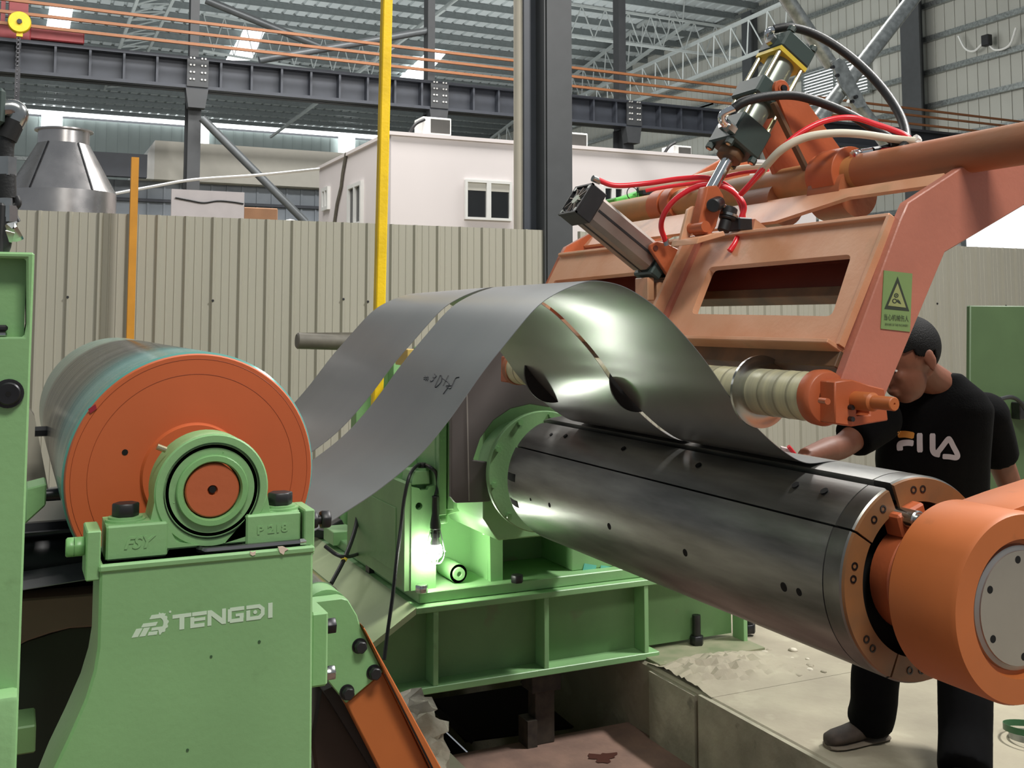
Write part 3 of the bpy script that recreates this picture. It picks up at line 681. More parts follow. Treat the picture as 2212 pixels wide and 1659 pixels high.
# logo lettering
o0 = at(284, 1378, Y=SY - .0008); ox = at(600, 1336, Y=SY - .0008); oy = at(292, 1332, Y=SY - .0008)
ux = (ox - o0); Wd = ux.length; ux = ux.normalized(); uy = Vector((0, -1, 0)).cross(ux) * -1
if uy.z < 0: uy = -uy
LK = [0]
def logo_poly(pts, name='logo_mark'):
    LK[0] += 1; P = [o0 + ux * (x * Wd) + uy * (y * Wd) + Vector((0, .0006 - .00002 * LK[0], 0)) for x, y in pts]
    MB().extr([[Vector(p) for p in P]], (0, -.0003, 0)).build(name, OFFWHITE, st, smooth=0)
def R_(x0, x1, y0, y1, sh=.0): logo_poly([(x0 + y0 * sh, y0), (x1 + y0 * sh, y0), (x1 + y1 * sh, y1), (x0 + y1 * sh, y1)])
# gear emblem: two slanted bars + letter D with gear teeth
R_(0.0, .042, 0.0, .055, .55); R_(.05, .09, 0.0, .055, .55); R_(.028, .125, .06, .085, .55); R_(.055, .15, .108, .135, .55)
pts = []
for i in range(25):
    a = -1.35 + 2.75 * i / 24; r = .072 + (.007 if i % 4 < 2 else 0); pts.append((.165 + r * math.cos(a), .072 + r * math.sin(a)))
for i in range(13):
    a = 1.4 - 2.75 * i / 12; r = .043; pts.append((.165 + r * math.cos(a), .072 + r * math.sin(a)))
logo_poly(pts); R_(.105, .165, 0.0, .024, .3); R_(.118, .19, .03, .05, .3)
logo_poly([(.252 + .008 * math.cos(a * .6283), .142 + .008 * math.sin(a * .6283)) for a in range(10)], 'logo_dot')
def letters():
    y0, y1 = .012, .118; t = .026
    def bar(x0, x1, a, b): logo_poly([(x0, a), (x1, a), (x1, b), (x0, b)])
    # T E N G D I, heavy square lettering
    bar(.268, .395, y1 - t, y1); bar(.315, .348, y0, y1 - t)
    bar(.388, .415, y0, y1 - t - .006); bar(.4, .5, y1 - t, y1); bar(.415, .49, .055, .077); bar(.415, .485, y0, y0 + t)
    logo_poly([(.505, y0), (.532, y0), (.532, y1), (.505, y1)]); logo_poly([(.532, y1), (.532, y1 - .04), (.605, y0), (.62, y0), (.62, y0 + .03)]); bar(.605, .632, y0, y1)
    bar(.66, .76, y1 - t, y1); bar(.645, .672, y0 + .01, y1 - .01); bar(.66, .755, y0, y0 + t); bar(.728, .757, y0 + t, .07); bar(.7, .757, .052, .072)
    bar(.775, .802, y0, y1 - t - .008); bar(.775, .87, y1 - t, y1); bar(.802, .875, y0, y0 + t); logo_poly([(.87, y1), (.905, y1 - .03), (.905, y0 + .03), (.875, y0), (.86, y0 + t), (.878, y0 + .04), (.878, y1 - .04), (.86, y1 - t)])
    logo_poly([(.838 + .014 * math.cos(a * .6283), .066 + .014 * math.sin(a * .6283)) for a in range(10)], 'logo_dot')
    bar(.93, .962, y0, y1)
letters()

# ------------------------------------------------------------------ pillow block bearing
pbk = thing('pillow_block_bearing', 'green cast pillow block bearing bolted on the stand', 'bearing', (RX, 1.79, ztop))
F0, F1 = 1.787, 1.875
xa, xb_, xc_, xd = (at(u, 1180, Y=F0).x for u in (229, 362, 531, 649))
zf = ztop; zf1 = at(300, 1132, Y=F0).z
RH = .0905
def ringp(r, a0, a1, n): return [(RX + r * math.cos(a0 + (a1 - a0) * i / n), RZ + r * math.sin(a0 + (a1 - a0) * i / n)) for i in range(n + 1)]
body = [(xa, zf), (xb_, zf), (xb_ + .004, zf + .008), (xc_ - .004, zf + .008), (xc_, zf), (xd, zf), (xd, zf1), (RX + RH + .004, zf1 + .002)] + ringp(RH, -.15, math.pi + .15, 30) + [(RX - RH - .004, zf1 + .002), (xa, zf1)]
MB().prism(body, F0 + .012, F1, [ringp(.055, 0, 2 * math.pi * 31 / 32, 31)]).build('housing', GREEN, pbk, bevel=.003)
MB().box(xa, xb_, F0, F0 + .02, zf + .0005, zf1).build('foot_pad', GREEN, pbk, bevel=.003); MB().box(xc_, xd, F0, F0 + .02, zf + .0005, zf1).build('foot_pad', GREEN, pbk, bevel=.003)
MB().prism([(xb_, zf1 - .006), (xb_, zf + .012), (RX - .02, zf + .012)] + [(RX - .055, zf + .02)], F0 + .004, F0 + .02).build('rib', GREEN, pbk); MB().prism([(xc_, zf1 - .006), (xc_, zf + .012), (RX + .02, zf + .012), (RX + .055, zf + .02)], F0 + .004, F0 + .02).build('rib', GREEN, pbk)
L = lambda pr, nm, mt: MB().lathe((RX, 0, RZ), (0, 1, 0), pr, 64).build(nm, mt, pbk)
L([(F0 + .0125, .0903), (F0 + .009, .088), (F0 + .009, .077), (F0 + .013, .0757)], 'rim', GREEN)
L([(F0 + .006, .0748), (F0 + .02, .0742), (F0 + .02, .072)], 'outer_groove', mat('groove_dark', (34, 52, 32), .8))
L([(F0 + .018, .0738), (F0 + .012, .0732), (F0 + .012, .068), (F0 + .013, .0672)], 'seal_ring', GREEN)
L([(F0 + .0128, .0674), (F0 + .018, .067), (F0 + .018, .066)], 'inner_groove', MATS['groove_dark'])
L([(F0 + .018, .0668), (F0 + .014, .066), (F0 + .015, .0575), (F0 + .018, .056)], 'bearing_face', GREEN)
L([(F0 + .018, .0578), (F0 + .006, .0572), (F0 + .004, .0555), (F0 + .004, .0475), (F0 + .009, .0452), (F0 + .04, .0448)], 'insert_collar', GREEN_L)
for d_ in (75, 195, 320):
    a_ = math.radians(d_); MB().cyl((RX + .057 * math.cos(a_), F0 + .016, RZ + .057 * math.sin(a_)), (RX + .063 * math.cos(a_), F0 + .012, RZ + .063 * math.sin(a_)), .004, .001, n=8).build('set_screw', GREEN_L, pbk)
for u, v, s_ in ((271, 1126, 1), (606, 1096, 1)):
    p = at(u, v + 14, Y=F0 + .035); zz = zf1
    MB().cyl((p.x, F0 + .04, zz - .001), (p.x, F0 + .04, zz + .004), .031, n=28).build('washer', GREEN, pbk); MB().cyl((p.x, F0 + .04, zz + .003), (p.x, F0 + .04, zz + .0075), .026, n=28).build('washer', GREEN, pbk)
    MB().cyl((p.x, F0 + .04, zz + .0072), (p.x, F0 + .04, zz + .028), .0215, n=6, ph=.2).build('bolt', BLACKM, pbk, bevel=.002)
g = at(352, 968, Y=F0 + .02); MB().cyl((g.x - .008, F0 + .03, g.z + .002), (g.x + .006, F0 + .03, g.z - .004), .005, n=10).build('grease_nipple', BRASS, pbk)
# cast lettering
def cast(txt, u0, v0, u1, v1, h, shear=0.0):
    p, q = at(u0, v0, Y=F0), at(u1, v1, Y=F0); me = text_mesh(txt, 1, shear, ext=.04, bold=.03); ux_ = (q - p)
    place_mesh(me, p + Vector((0, -.0005, 0)), ux_, Vector((0, 1, 0)).cross(ux_) * (1 if Vector((0, 1, 0)).cross(ux_).z > 0 else -1), ux_.length, h, depth=.02)
    me.materials.append(GREEN); link('cast_lettering', me, pbk)
cast('FSY', 268, 1187, 336, 1182, .019, .3); cast('P 218', 556, 1155, 622, 1148, .014)
# hexagon key on the stand ledge
hk_ = thing('hex_key', 'bent steel hexagon key lying on the ledge of the stand', 'hex key', at(550, 1170, Y=SY + .012))
zk = ztop + .0052
p1, p2 = at(450, 1180, Y=SY + .01), at(655, 1160, Y=SY + .01)
path = [(p1.x - .005, SY + .050, zk), (p1.x - .012, SY + .028, zk), (p1.x - .006, SY + .014, zk), (p1.x + .012, SY + .0095, zk), (p2.x, SY + .0095, zk)]
MB().tube(bez(path, 5), .0052, 6).build('rod', mat('key_steel', (120, 120, 122), .3, metal=.9), hk_)
MB().cyl((p2.x - .006, SY + .0095, zk), (p2.x + .004, SY + .0095, zk), .0058, n=6).build('tip', STEEL, hk_)

# ------------------------------------------------------------------ left green housing frame
LY = 1.72
lf = thing('left_machine_frame', 'tall pale green machine frame cut by the left picture edge', 'machine frame', at(20, 1400, Y=LY))
x1 = at(75, 545, Y=LY).x; x2 = at(40, 1500, Y=LY).x; xm_ = (x1 + x2) / 2
z1 = at(60, 545, Y=LY).z; x0_ = xm_ - .5
def lfz(v): return at(40, v, Y=LY).z
MB().prism([(x0_, lfz(2000)), (at(40, 1660, Y=LY).x - .003, lfz(2000)), (x1, z1), (x0_, z1)], LY, LY + .16, [[(x0_ + .1, lfz(728)), (at(52, 728, Y=LY).x, lfz(728)), (at(57, 700, Y=LY).x, lfz(700)), (at(57, 552, Y=LY).x, lfz(558)), (x0_ + .1, lfz(558))]]).build('plate', GREEN, lf, bevel=.003)
MB().box(x0_, x1 - .01, LY + .03, LY + .15, lfz(760), z1 - .002).build('recess_back', GREEN, lf)
p = at(18, 850, Y=LY); MB().cyl((p.x, LY - .004, p.z), (p.x, LY + .01, p.z), .021, n=24).build('washer', BLACKM, lf); MB().cyl((p.x, LY - .012, p.z), (p.x, LY, p.z), .0165, n=24).build('bolt', STEEL_D, lf, bevel=.002); MB().cyl((p.x, LY - .0125, p.z), (p.x, LY - .005, p.z), .004, n=10).build('socket', DARK, lf)
p = at(6, 722, Y=LY + .02); MB().box(p.x - .03, at(17, 715, Y=LY + .02).x, LY + .005, LY + .028, lfz(716), lfz(702)).build('bolt_head', BLACKM, lf, bevel=.003); MB().box(p.x - .03, at(15, 724, Y=LY + .02).x, LY + .005, LY + .028, lfz(727), lfz(717)).build('nut', STEEL, lf, bevel=.002)
a = at(41, 1497, Y=LY - .03); MB().box(x0_, a.x, LY - .04, LY + .02, lfz(2000), a.z).build('foot_block', GREEN, lf, bevel=.008, seg=2)
# hydraulic fittings on top of the frame
hf = thing('hydraulic_fittings', 'cluster of silver and black hydraulic elbows at the left edge', 'fitting', at(15, 520, Y=LY + .08))
Yf = LY + .07
def fit(pth, r, mt, nm, n=14): MB().tube(bez([at(u, v, Y=Yf) for u, v in pth], 4), r, n).build(nm, mt, hf, smooth=40)
p = at(-10, 540, Y=Yf); 
fit([(-40, 560), (-6, 540), (2, 515), (2, 470)], .016, BLACKM, 'pipe')
fit([(10, 505), (30, 510)], .0155, STEEL, 'elbow', 6); fit([(12, 488), (28, 500), (40, 496)], .0165, STEEL, 'elbow_nut', 6)
fit([(14, 480), (14, 445)], .016, STEEL, 'hex_nut', 6); fit([(13, 447), (12, 428)], .012, STEEL, 'sleeve'); fit([(12, 428), (11, 378)], .0155, BLACKH, 'hose_end'); fit([(11, 380), (11, 340)], .0165, STEEL, 'hex_nut', 6)
fit([(11, 342), (13, 310), (28, 275), (38, 262)], .0125, BLACKH, 'hose'); fit([(14, 300), (32, 262)], .0155, RUBBER, 'sleeve'); fit([(28, 272), (40, 248), (30, 236), (8, 236)], .015, STEEL, 'elbow')
pbx = at(-40, 190, Y=Yf), at(10, 275, Y=Yf); MB().box(pbx[0].x, pbx[1].x, Yf - .02, Yf + .05, pbx[1].z, pbx[0].z).build('valve_block', HYDG, hf, bevel=.006)
MB().box(at(-40, 510, Y=Yf).x, at(8, 510, Y=Yf).x, Yf - .02, Yf + .03, at(0, 545, Y=Yf).z - .01, at(0, 440, Y=Yf).z).build('manifold', BLACKM, hf, bevel=.004)
fit([(28, 450), (38, 440), (33, 425)], .006, BLACKM, 'lever'); fit([(30, 465), (38, 480)], .005, BLACKM, 'lever')

# ------------------------------------------------------------------ machine parts seen in the gap left of the stand
gp = thing('entry_guide_table', 'dark steel entry table in the gap left of the stand', 'guide table', at(130, 1390, Y=2.6))
p, q = at(-60, 1140, Y=2.5), at(330, 1272, Y=2.5)
prof = []
for i in range(13):
    t = i / 12; prof.append((p.z + (q.z - p.z) * t, .05 * math.sin(t * math.pi)))
m_ = MB(); vs = [(x, 2.5 - dy, z) for x in (p.x, q.x) for z, dy in prof]; n = len(prof)
m_.add(vs + [(x, y + .02, z) for x, y, z in vs], [(i, i + 1, n + i + 1, n + i) for i in range(n - 1)] + [(2 * n + i, 3 * n + i, 3 * n + i + 1, 2 * n + i + 1) for i in range(n - 1)] + [(n - 1, 2 * n - 1, 4 * n - 1, 3 * n - 1), (0, 2 * n, 3 * n, n)]).build('curved_guard', mat('guard_black', (36, 36, 38), .3, metal=.6), gp)
MB().box(p.x, q.x, 2.46, 2.475, at(130, 1152, Y=2.46).z, at(130, 1146, Y=2.46).z).build('lip', STEEL_D, gp)
a = at(60, 1290, Y=2.45); pl_ = [(at(u, v, Y=2.4).x, at(u, v, Y=2.4).z) for u, v in ((30, 1400), (60, 1385), (110, 1368), (150, 1358), (240, 1352), (240, 1280), (30, 1296))]
MB().prism(pl_, 2.4, 2.5).build('beam', mat('dusty_beam', (120, 108, 94), .7), gp, bevel=.004)
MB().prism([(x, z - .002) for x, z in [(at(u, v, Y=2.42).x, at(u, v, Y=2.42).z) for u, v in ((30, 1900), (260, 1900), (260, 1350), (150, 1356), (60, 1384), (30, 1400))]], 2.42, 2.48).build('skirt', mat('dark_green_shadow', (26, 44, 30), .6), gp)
a, b = at(56, 1056, Y=2.3), at(98, 1130, Y=2.3)
MB().prism([(a.x, a.z), (b.x, a.z + .008), (b.x, (a.z + b.z) / 2), (a.x, b.z)], 2.3, 2.4).build('bracket', GREEN, gp, bevel=.003); MB().cyl((b.x, 2.34, (a.z * .7 + b.z * .3)), (b.x + .04, 2.34, (a.z * .7 + b.z * .3)), .012, n=12).build('pin', STEEL_D, gp)
p = at(45, 1595, Y=2.2); MB().box(p.x - .03, p.x + .025, 2.2, 2.3, p.z - .03, p.z + .02).build('block', GREEN_D, gp, bevel=.003)
p = at(85, 932, Y=2.9); MB().cyl((p.x - .01, 2.9, p.z), (p.x + .03, 2.9, p.z), .013, n=6).build('bolt', BLACKM, gp)
MB().prism([(at(u, v, Y=3.0).x, at(u, v, Y=3.0).z) for u, v in ((40, 850), (75, 900), (105, 1060), (60, 1080))], 3.0, 3.1).build('side_sheet', mat('pale_sheet', (170, 165, 150), .6), gp)

# ------------------------------------------------------------------ hinged orange arm at the right of the stand
AY = 2.02
ha = thing('threading_arm', 'orange channel arm hinged on a green bolted bracket', 'arm', at(870, 1640, Y=AY))
MB().prism(xz([(672, 1300), (738, 1292), (752, 1296), (772, 1330), (776, 1345), (828, 1452), (748, 1520), (700, 1462), (672, 1420)], AY), AY, AY + .035).build('bracket', GREEN, ha, bevel=.002)
MB().prism(xz([(748, 1519), (827, 1453), (955, 1720), (850, 1720)], AY + .012), AY + .012, AY + .05).build('web', ORANGE_A, ha, bevel=.002)
MB().prism(xz([(777, 1345), (783, 1352), (985, 1720), (962, 1720), (830, 1456)], AY), AY - .012, AY + .06).build('flange', BROWN if False else ORANGE_A, ha, bevel=.002)
MB().prism(xz([(829, 1454), (832, 1456), (967, 1720), (962, 1720)], AY - .013), AY - .0135, AY - .012).build('gap_line', DARK, ha)
MB().prism(xz([(690, 1490), (706, 1480), (850, 1720), (690, 1720), (672, 1600)], AY + .1), AY + .1, AY + .2).build('rear_tube', mat('dark_brown_tube', (52, 38, 30), .45), ha, bevel=.006)
MB().prism(xz([(690, 1482), (712, 1472), (860, 1720), (836, 1720)], AY + .09), AY + .06, AY + .1).build('rod', BLACKM, ha)
for u, v in ((776, 1395), (807, 1452), (749, 1495)):
    p = at(u, v, Y=AY); MB().cyl((p.x, AY - .002, p.z), (p.x, AY + .01, p.z), .0145, n=24).build('washer', STEEL_D, ha); MB().cyl((p.x, AY - .016, p.z), (p.x, AY, p.z), .0125, n=6).build('bolt', BLACKM, ha, bevel=.002)
# hinge block with bolts
hb = thing('hinge_block', 'green hinge block bolted to the right side of the stand', 'hinge', at(690, 1450, Y=1.9))
a, b = at(673, 1325, Y=1.9), at(708, 1482, Y=1.9)
MB().box(a.x, b.x, 1.9, 2.0, b.z, a.z).build('block', GREEN, hb, bevel=.004)
for v, r in ((1345, .012), (1445, .011)):
    p = at(712, v, Y=1.95); MB().cyl((b.x, 1.93, p.z), (b.x + .02, 1.93, p.z), r * 1.25, n=6).build('bolt', STEEL_D if v < 1400 else STEEL, hb, bevel=.001)
# deflector roller behind the hinge
dr = thing('deflector_roller', 'bright steel deflector roller with a green end cap beside the stand', 'roller', at(700, 1290, Y=2.1))
c = at(692, 1318, Y=2.1); MB().lathe((c.x, 0, c.z), (0, 1, 0), [(2.12, .0), (2.12, .05), (3.2, .05), (3.2, 0)], 32).build('barrel', STEEL, dr); MB().lathe((c.x, 0, c.z), (0, 1, 0), [(2.06, .0), (2.06, .048), (2.12, .048)], 32).build('end_cap', GREEN, dr)
# ------------------------------------------------------------------ uncoiler base frame
BY = 4.5
zB = lambda v, u=1150: at(u, v, Y=BY).z
ub = thing('uncoiler_bed', 'long green welded base frame bridging the pit', 'machine base', (2.2, BY, 0))
xa = at(899, 1330, Y=BY).x; xe_ = at(1612, 1320, Y=BY).x
zt0 = at(897.5, 1328, Y=BY).z; zt1 = zt0 + .028
zl0, zl1 = .004, .034
xtap = xa - .32; ztap = zt0 - .20
MB().box(xa, xe_, BY, BY + .9, zt0, zt1).build('deck', GREEN, ub, bevel=.003)
MB().box(xa - .28, at(1425, 1415, Y=BY).x, BY, BY + .16, zl0, zl1).build('lower_flange', GREEN, ub, bevel=.003)
MB().prism([(xtap, zl1), (xe_ - .02, zl1), (xe_ - .02, zt0), (xa, zt0), (xtap, ztap)], BY + .10, BY + .115).build('web', GREEN_D, ub)
for u in (943, 1182, 1398, 1612):
    x = at(u, 1350, Y=BY).x; MB().box(x - .012, x + .012, BY + .005, BY + .10, (zl1 if u < 1500 else 0.0), zt0).build('stiffener', GREEN, ub, bevel=.002)
# sloping side deck
MB().extr([[Vector((xa, BY, zt0)), Vector((xa, BY, zt1)), Vector((xtap, BY, ztap + .028)), Vector((xtap, BY, ztap))]], (0, 3.2, 0)).build('sloping_deck', mat('dusty_lit_deck', (178, 192, 150), .6, rgb2=(160, 176, 132), scale=3), ub)  # pale tone holds dust and lamplight painted into the deck colour
MB().box(xa, xa + .3, BY + .9, BY + 3.2, zt0, zt1).build('side_deck', GREEN, ub)
# foot plate on the slab with anchor bolts
a = at(1420, 1405, Z=.012)
MB().box(PX1 + .02, xe_ + .02, BY - .12, BY + .3, .001, .016).build('foot_plate', mat('dust_covered_green', (140, 138, 112), .8, rgb2=(112, 122, 90), scale=8), ub, bevel=.002)
for u, v in ((1505, 1392), (1618, 1366)):
    p = at(u, v, Z=.016); MB().cyl((p.x, p.y, .016), (p.x, p.y, .16), .021, n=14).build('anchor_bolt', STEEL_D, ub); MB().cyl((p.x, p.y, .016), (p.x, p.y, .06), .036, n=6).build('anchor_nut', STEEL_D, ub, bevel=.003)
# prop under the flange
pr = thing('steel_prop', 'dark rusty steel prop under the green base in the pit', 'prop', at(1180, 1605, Z=PIT))
p = at(1182, 1610, Z=PIT); xp, yp2 = p.x, p.y
MB().box(xp - .05, xp + .05, yp2 + .02, yp2 + .1, PIT, .004).build('post', mat('rusty_dark', (70, 62, 52), .7, rgb2=(44, 38, 34), scale=20), pr, bevel=.003)
MB().box(xp - .075, xp + .075, yp2, yp2 + .12, -.09, -.004).build('head', MATS['rusty_dark'], pr, bevel=.004); MB().box(xp - .1, xp - .05, yp2 + .0, yp2 + .1, PIT, PIT + .12).build('foot', MATS['rusty_dark'], pr)
fp = thing('pit_plates', 'dark sloping steel plates leaning under the base in the pit', 'plate', (2.0, 5.2, -1.0))
A = [at(u, v, Y=5.2) for u, v in ((935, 1510), (1130, 1480), (1240, 1570), (1010, 1600))]
MB().extr([[Vector(q) for q in A]], (0, .03, -.02)).build('plate', mat('pit_dark_steel', (36, 32, 29), .7), fp)
for (a, b) in (((920, 1515), (1020, 1600)), ((1130, 1470), (1175, 1510))): MB().beam(at(*a, Y=5.15), at(*b, Y=5.15), .03, .03).build('rail', MATS['pit_dark_steel'], fp)

# ------------------------------------------------------------------ housing on a plinth
hs = thing('uncoiler_housing', 'green gearbox housing with an open lit bay on the plinth', 'gearbox housing', (2.0, 4.7, zt1))
HY = 4.60
zp0, zp1 = zt1 + .001, zt1 + .05
xpl = at(905, 1305, Y=HY - .05).x
MB().box(xpl, xe_ - .35, HY - .05, HY + 2.4, zp0, zp1).build('plinth', GREEN, hs, bevel=.004)
X_ = lambda u, v=1200, Y=HY: at(u, v, Y=Y).x
Z_ = lambda v, u=950, Y=HY: at(u, v, Y=Y).z
xp0, xp1, xb1, xb2 = X_(888), X_(940), X_(1060), X_(1086)
bb = HY + .24
MB().prism([(xp0, zp1), (xp1 + .004, zp1), (xp1 + .004, Z_(1047)), (X_(926), Z_(1050)), (X_(923), Z_(1056)), (X_(907), Z_(1056)), (X_(905), Z_(1052)), (xp0, Z_(1047))], HY, HY + .03, [[(X_(905, 1090) + .017 * math.cos(a * .628), Z_(1090) + .017 * math.sin(a * .628)) for a in range(10)]]).build('front_pillar', GREEN_L, hs)
MB().box(xp0 - .03, xp0, HY + .004, HY + .9, zp1, Z_(1040)).build('left_wall', GREEN_D, hs)
hp = MB().box(xp0 - .034, xp0 - .03, HY + .12, HY + .5, Z_(1240), Z_(1100)); hp.build('hatch', GREEN_D, hs, bevel=.001)
MB().box(xp0, xb2 + .1, bb, bb + .03, zp1, Z_(1000)).build('bay_back', GREEN_L, hs)
MB().box(xp1 - .03, xp1 - .005, HY + .03, bb, zp1, Z_(1110)).build('inner_rib', GREEN_L, hs); MB().box(xp1 + .03, xp1 + .05, HY + .2, bb, zp1, Z_(1110)).build('inner_rib', GREEN_L, hs)
MB().prism([(xb1, zp1), (xb2, zp1), (xb2, Z_(1128)), (X_(1074), Z_(1130)), (X_(1070), Z_(1142)), (xb1 - .005, Z_(1150))], HY, HY + .03).build('front_pillar', GREEN_L, hs)
MB().box(xb1 - .002, xb1 + .012, HY + .03, bb, zp1, Z_(1150)).build('inner_rib', GREEN_L, hs)
MB().box(xb2 - .02, xb2, HY + .03, bb + .2, zp1, Z_(1130)).build('right_wall', GREEN, hs)
# overhanging casing above the bay
MB().prism([(X_(938), Z_(1120)), (X_(1044), Z_(1098)), (X_(1044), Z_(1040)), (X_(1044), Z_(900)), (X_(938), Z_(900))], HY, bb).build('casing', GREEN, hs, bevel=.004)
MB().box(X_(940), X_(957), HY - .04, HY, Z_(1110), Z_(900)).build('edge_bar', GREEN, hs, bevel=.003); MB().box(X_(962), X_(975), HY - .03, HY, Z_(1100), Z_(880)).build('edge_bar', GREEN, hs, bevel=.003)
for u, v in ((956, 1127), (1048, 1138)): 
    p = at(u, v, Y=HY - .01); MB().cyl((p.x, HY - .012, p.z + .03), (p.x, HY - .012, p.z - .005), .024, n=6).build('bolt', GREEN_L, hs, bevel=.003)
MB().cyl(at(1048, 1146, Y=HY - .012), at(1048, 1154, Y=HY - .012), .015, n=12).build('bolt_stem', GREEN_L, hs)
# top boss with bolt that carries the lamp cable
p = at(914, 1045, Y=HY + .05)
MB().prism([(X_(892), Z_(1046)), (X_(932), Z_(1046)), (X_(930), Z_(1016)), (X_(895), Z_(1016))], HY + .02, HY + .16).build('boss', GREEN, hs, bevel=.004)
MB().cyl((p.x, HY + .07, Z_(1017)), (p.x, HY + .07, Z_(1012)), .04, n=20).build('washer', GREEN_L, hs); MB().cyl((p.x, HY + .07, Z_(1013)), (p.x, HY + .07, Z_(1002)), .022, n=6).build('bolt', BLACKM, hs, bevel=.002)
# grease port, plinth bolts
p = at(985, 1250, Y=HY + .06)
c1 = Vector((p.x - .0, HY + .20, zp1 + .045)); MB().cyl(c1, c1 + Vector((.0, -.17, 0)), .042, n=24).build('grease_port', GREEN_L, hs); MB().lathe(c1 + Vector((0, -.17, 0)), (0, -1, 0), [(0, .042), (.0, .03), (.012, .028), (.012, .012), (-.01, .01), (-.01, 0)], 24).build('port_cap', GREEN, hs)
def plinth_bolt(u, v, m):
    q = at(u, v, Z=zp1); MB().cyl((q.x, q.y, zp1), (q.x, q.y, zp1 + .035), .03, n=6, ph=.2).build('bolt', m, hs, bevel=.003)
plinth_bolt(911, 1280, STEEL); plinth_bolt(1117, 1258, BLACKM); plinth_bolt(840, 1230, BLACKM); plinth_bolt(775, 1190, BLACKM)
# rear frame behind: tall green plates left of the bay
def panel(u0, v0, u1, v1, Y, d, m, nm='panel'):
    a, b = at(u0, v0, Y=Y), at(u1, v1, Y=Y); MB().box(a.x, b.x, Y, Y + d, b.z, a.z).build(nm, m, hs, bevel=.003)
panel(770, 780, 880, 1235, 6.0, .1, GREEN_D); panel(735, 1080, 772, 1200, 6.2, .1, GREEN); panel(830, 900, 850, 1225, 5.7, .2, GREEN, 'rib'); panel(862, 1000, 892, 1235, 5.45, .1, GREEN)
panel(850, 760, 935, 1050, 5.9, .15, GREEN); panel(880, 900, 975, 1060, 5.3, .2, GREEN); panel(735, 1200, 860, 1228, 6.1, .3, GREEN, 'rail'); panel(720, 1150, 770, 1175, 5.8, .2, GREEN, 'rail')
panel(880, 755, 905, 790, 5.5, .2, mat('brass_edge', (190, 160, 90), .5), 'strip')
for u, v in ((898, 1108), (752, 1068), (838, 1062)):
    p = at(u, v, Y=5.44); MB().cyl((p.x, 5.45, p.z), (p.x, 5.43, p.z), .024, n=16).build('plug', GREEN_L, hs)
# main bearing body behind the mandrel
MX, MZ, MR = 2.0387, 1.0028, .2477
MB().prism([(X_(1044, 1100, 4.3), at(1044, 1120, Y=4.3).z), (at(1075, 1168, Y=4.3).x, at(1075, 1168, Y=4.3).z), (MX + .5, at(1075, 1168, Y=4.3).z), (MX + .5, 1.5), (X_(1044, 1100, 4.3), 1.5)], 4.3, 5.2).build('bearing_body', GREEN, hs, bevel=.006)
MB().box(X_(1088), xe_ - .45, HY + .35, HY + .4, zp1, at(1075, 1168, Y=4.9).z + .05).build('recess_back', GREEN_D, hs)
a = at(1236, 1240, Y=HY + .02).x; MB().box(a, xe_ - .36, HY + .02, HY + .5, zp1, 1.0).build('right_block', GREEN, hs, bevel=.004)
for i, u in enumerate((1256, 1292)):
    Aq = [at(u + du, v + i * 4, Y=HY + .019) for du, v in ((6, 1217), (32, 1221), (27, 1247), (0, 1242))]
    MB().extr([[Vector(q) for q in Aq]], (0, -.003, 0)).build('reflection_patch', mat('cyan_reflection', (110, 190, 180), .3), hs, smooth=0)  # window reflections on the glossy paint, drawn as thin cyan patches

# ------------------------------------------------------------------ pusher plate
PY = 4.17
pp = thing('pusher_plate', 'dark grey pusher plate hanging behind the mandrel', 'plate', at(1020, 1085, Y=PY))
pl = xz([(975, 700), (975, 1074), (985, 1087), (1058, 1084), (1066, 1076), (1068, 1000)], PY)
pl += [(MX + .27 * math.cos(a), MZ + .27 * math.sin(a)) for a in [math.radians(d) for d in (170, 150, 130, 110, 90, 70)]] + xz([(1330, 840), (1330, 700)], PY)
MB().prism(pl, PY, PY + .03).build('plate', PUSH, pp, bevel=.004)
a, b = at(1007, 780, Y=PY - .002), at(1013, 1082, Y=PY - .002); MB().beam(a, b, .006, .004, up=(0, 1, 0)).build('scribed_seam', mat('seam_light', (140, 134, 128), .5), pp)

# ------------------------------------------------------------------ mandrel
mn = thing('mandrel', 'long expanding steel mandrel drum with bolted end ring', 'mandrel', (MX, 2.0, MZ))
AX = (0, 1, 0)
MB().lathe((MX, 0, MZ), AX, [(4.3, .19), (4.075, .19), (4.075, .25), (4.05, .252), (4.045, .248), (4.045, .16)], 64).build('rear_flange', GREEN, mn)
for d in range(0, 360, 36):
    a = math.radians(d + 10); MB().cyl((MX + .235 * math.cos(a), 4.03, MZ + .235 * math.sin(a)), (MX + .235 * math.cos(a), 4.05, MZ + .235 * math.sin(a)), .012, n=6).build('flange_bolt', GREEN_L, mn)
MB().lathe((MX, 0, MZ), AX, [(2.02, .19), (3.95, .19)], 48).build('core', DARK, mn)
segs = [(147.8, 243.5, (166, 174, 214, 222), 0.0), (113.2, 146.3, (123, 133), -.003), (24, 108.6, (94, 86, 45, 37), .002), (245, 382, (258, 268, 330, 340), 0.0)]
RING = mat('ring_bronze_paint', (150, 100, 60), .45, rgb2=(118, 88, 62), scale=8)
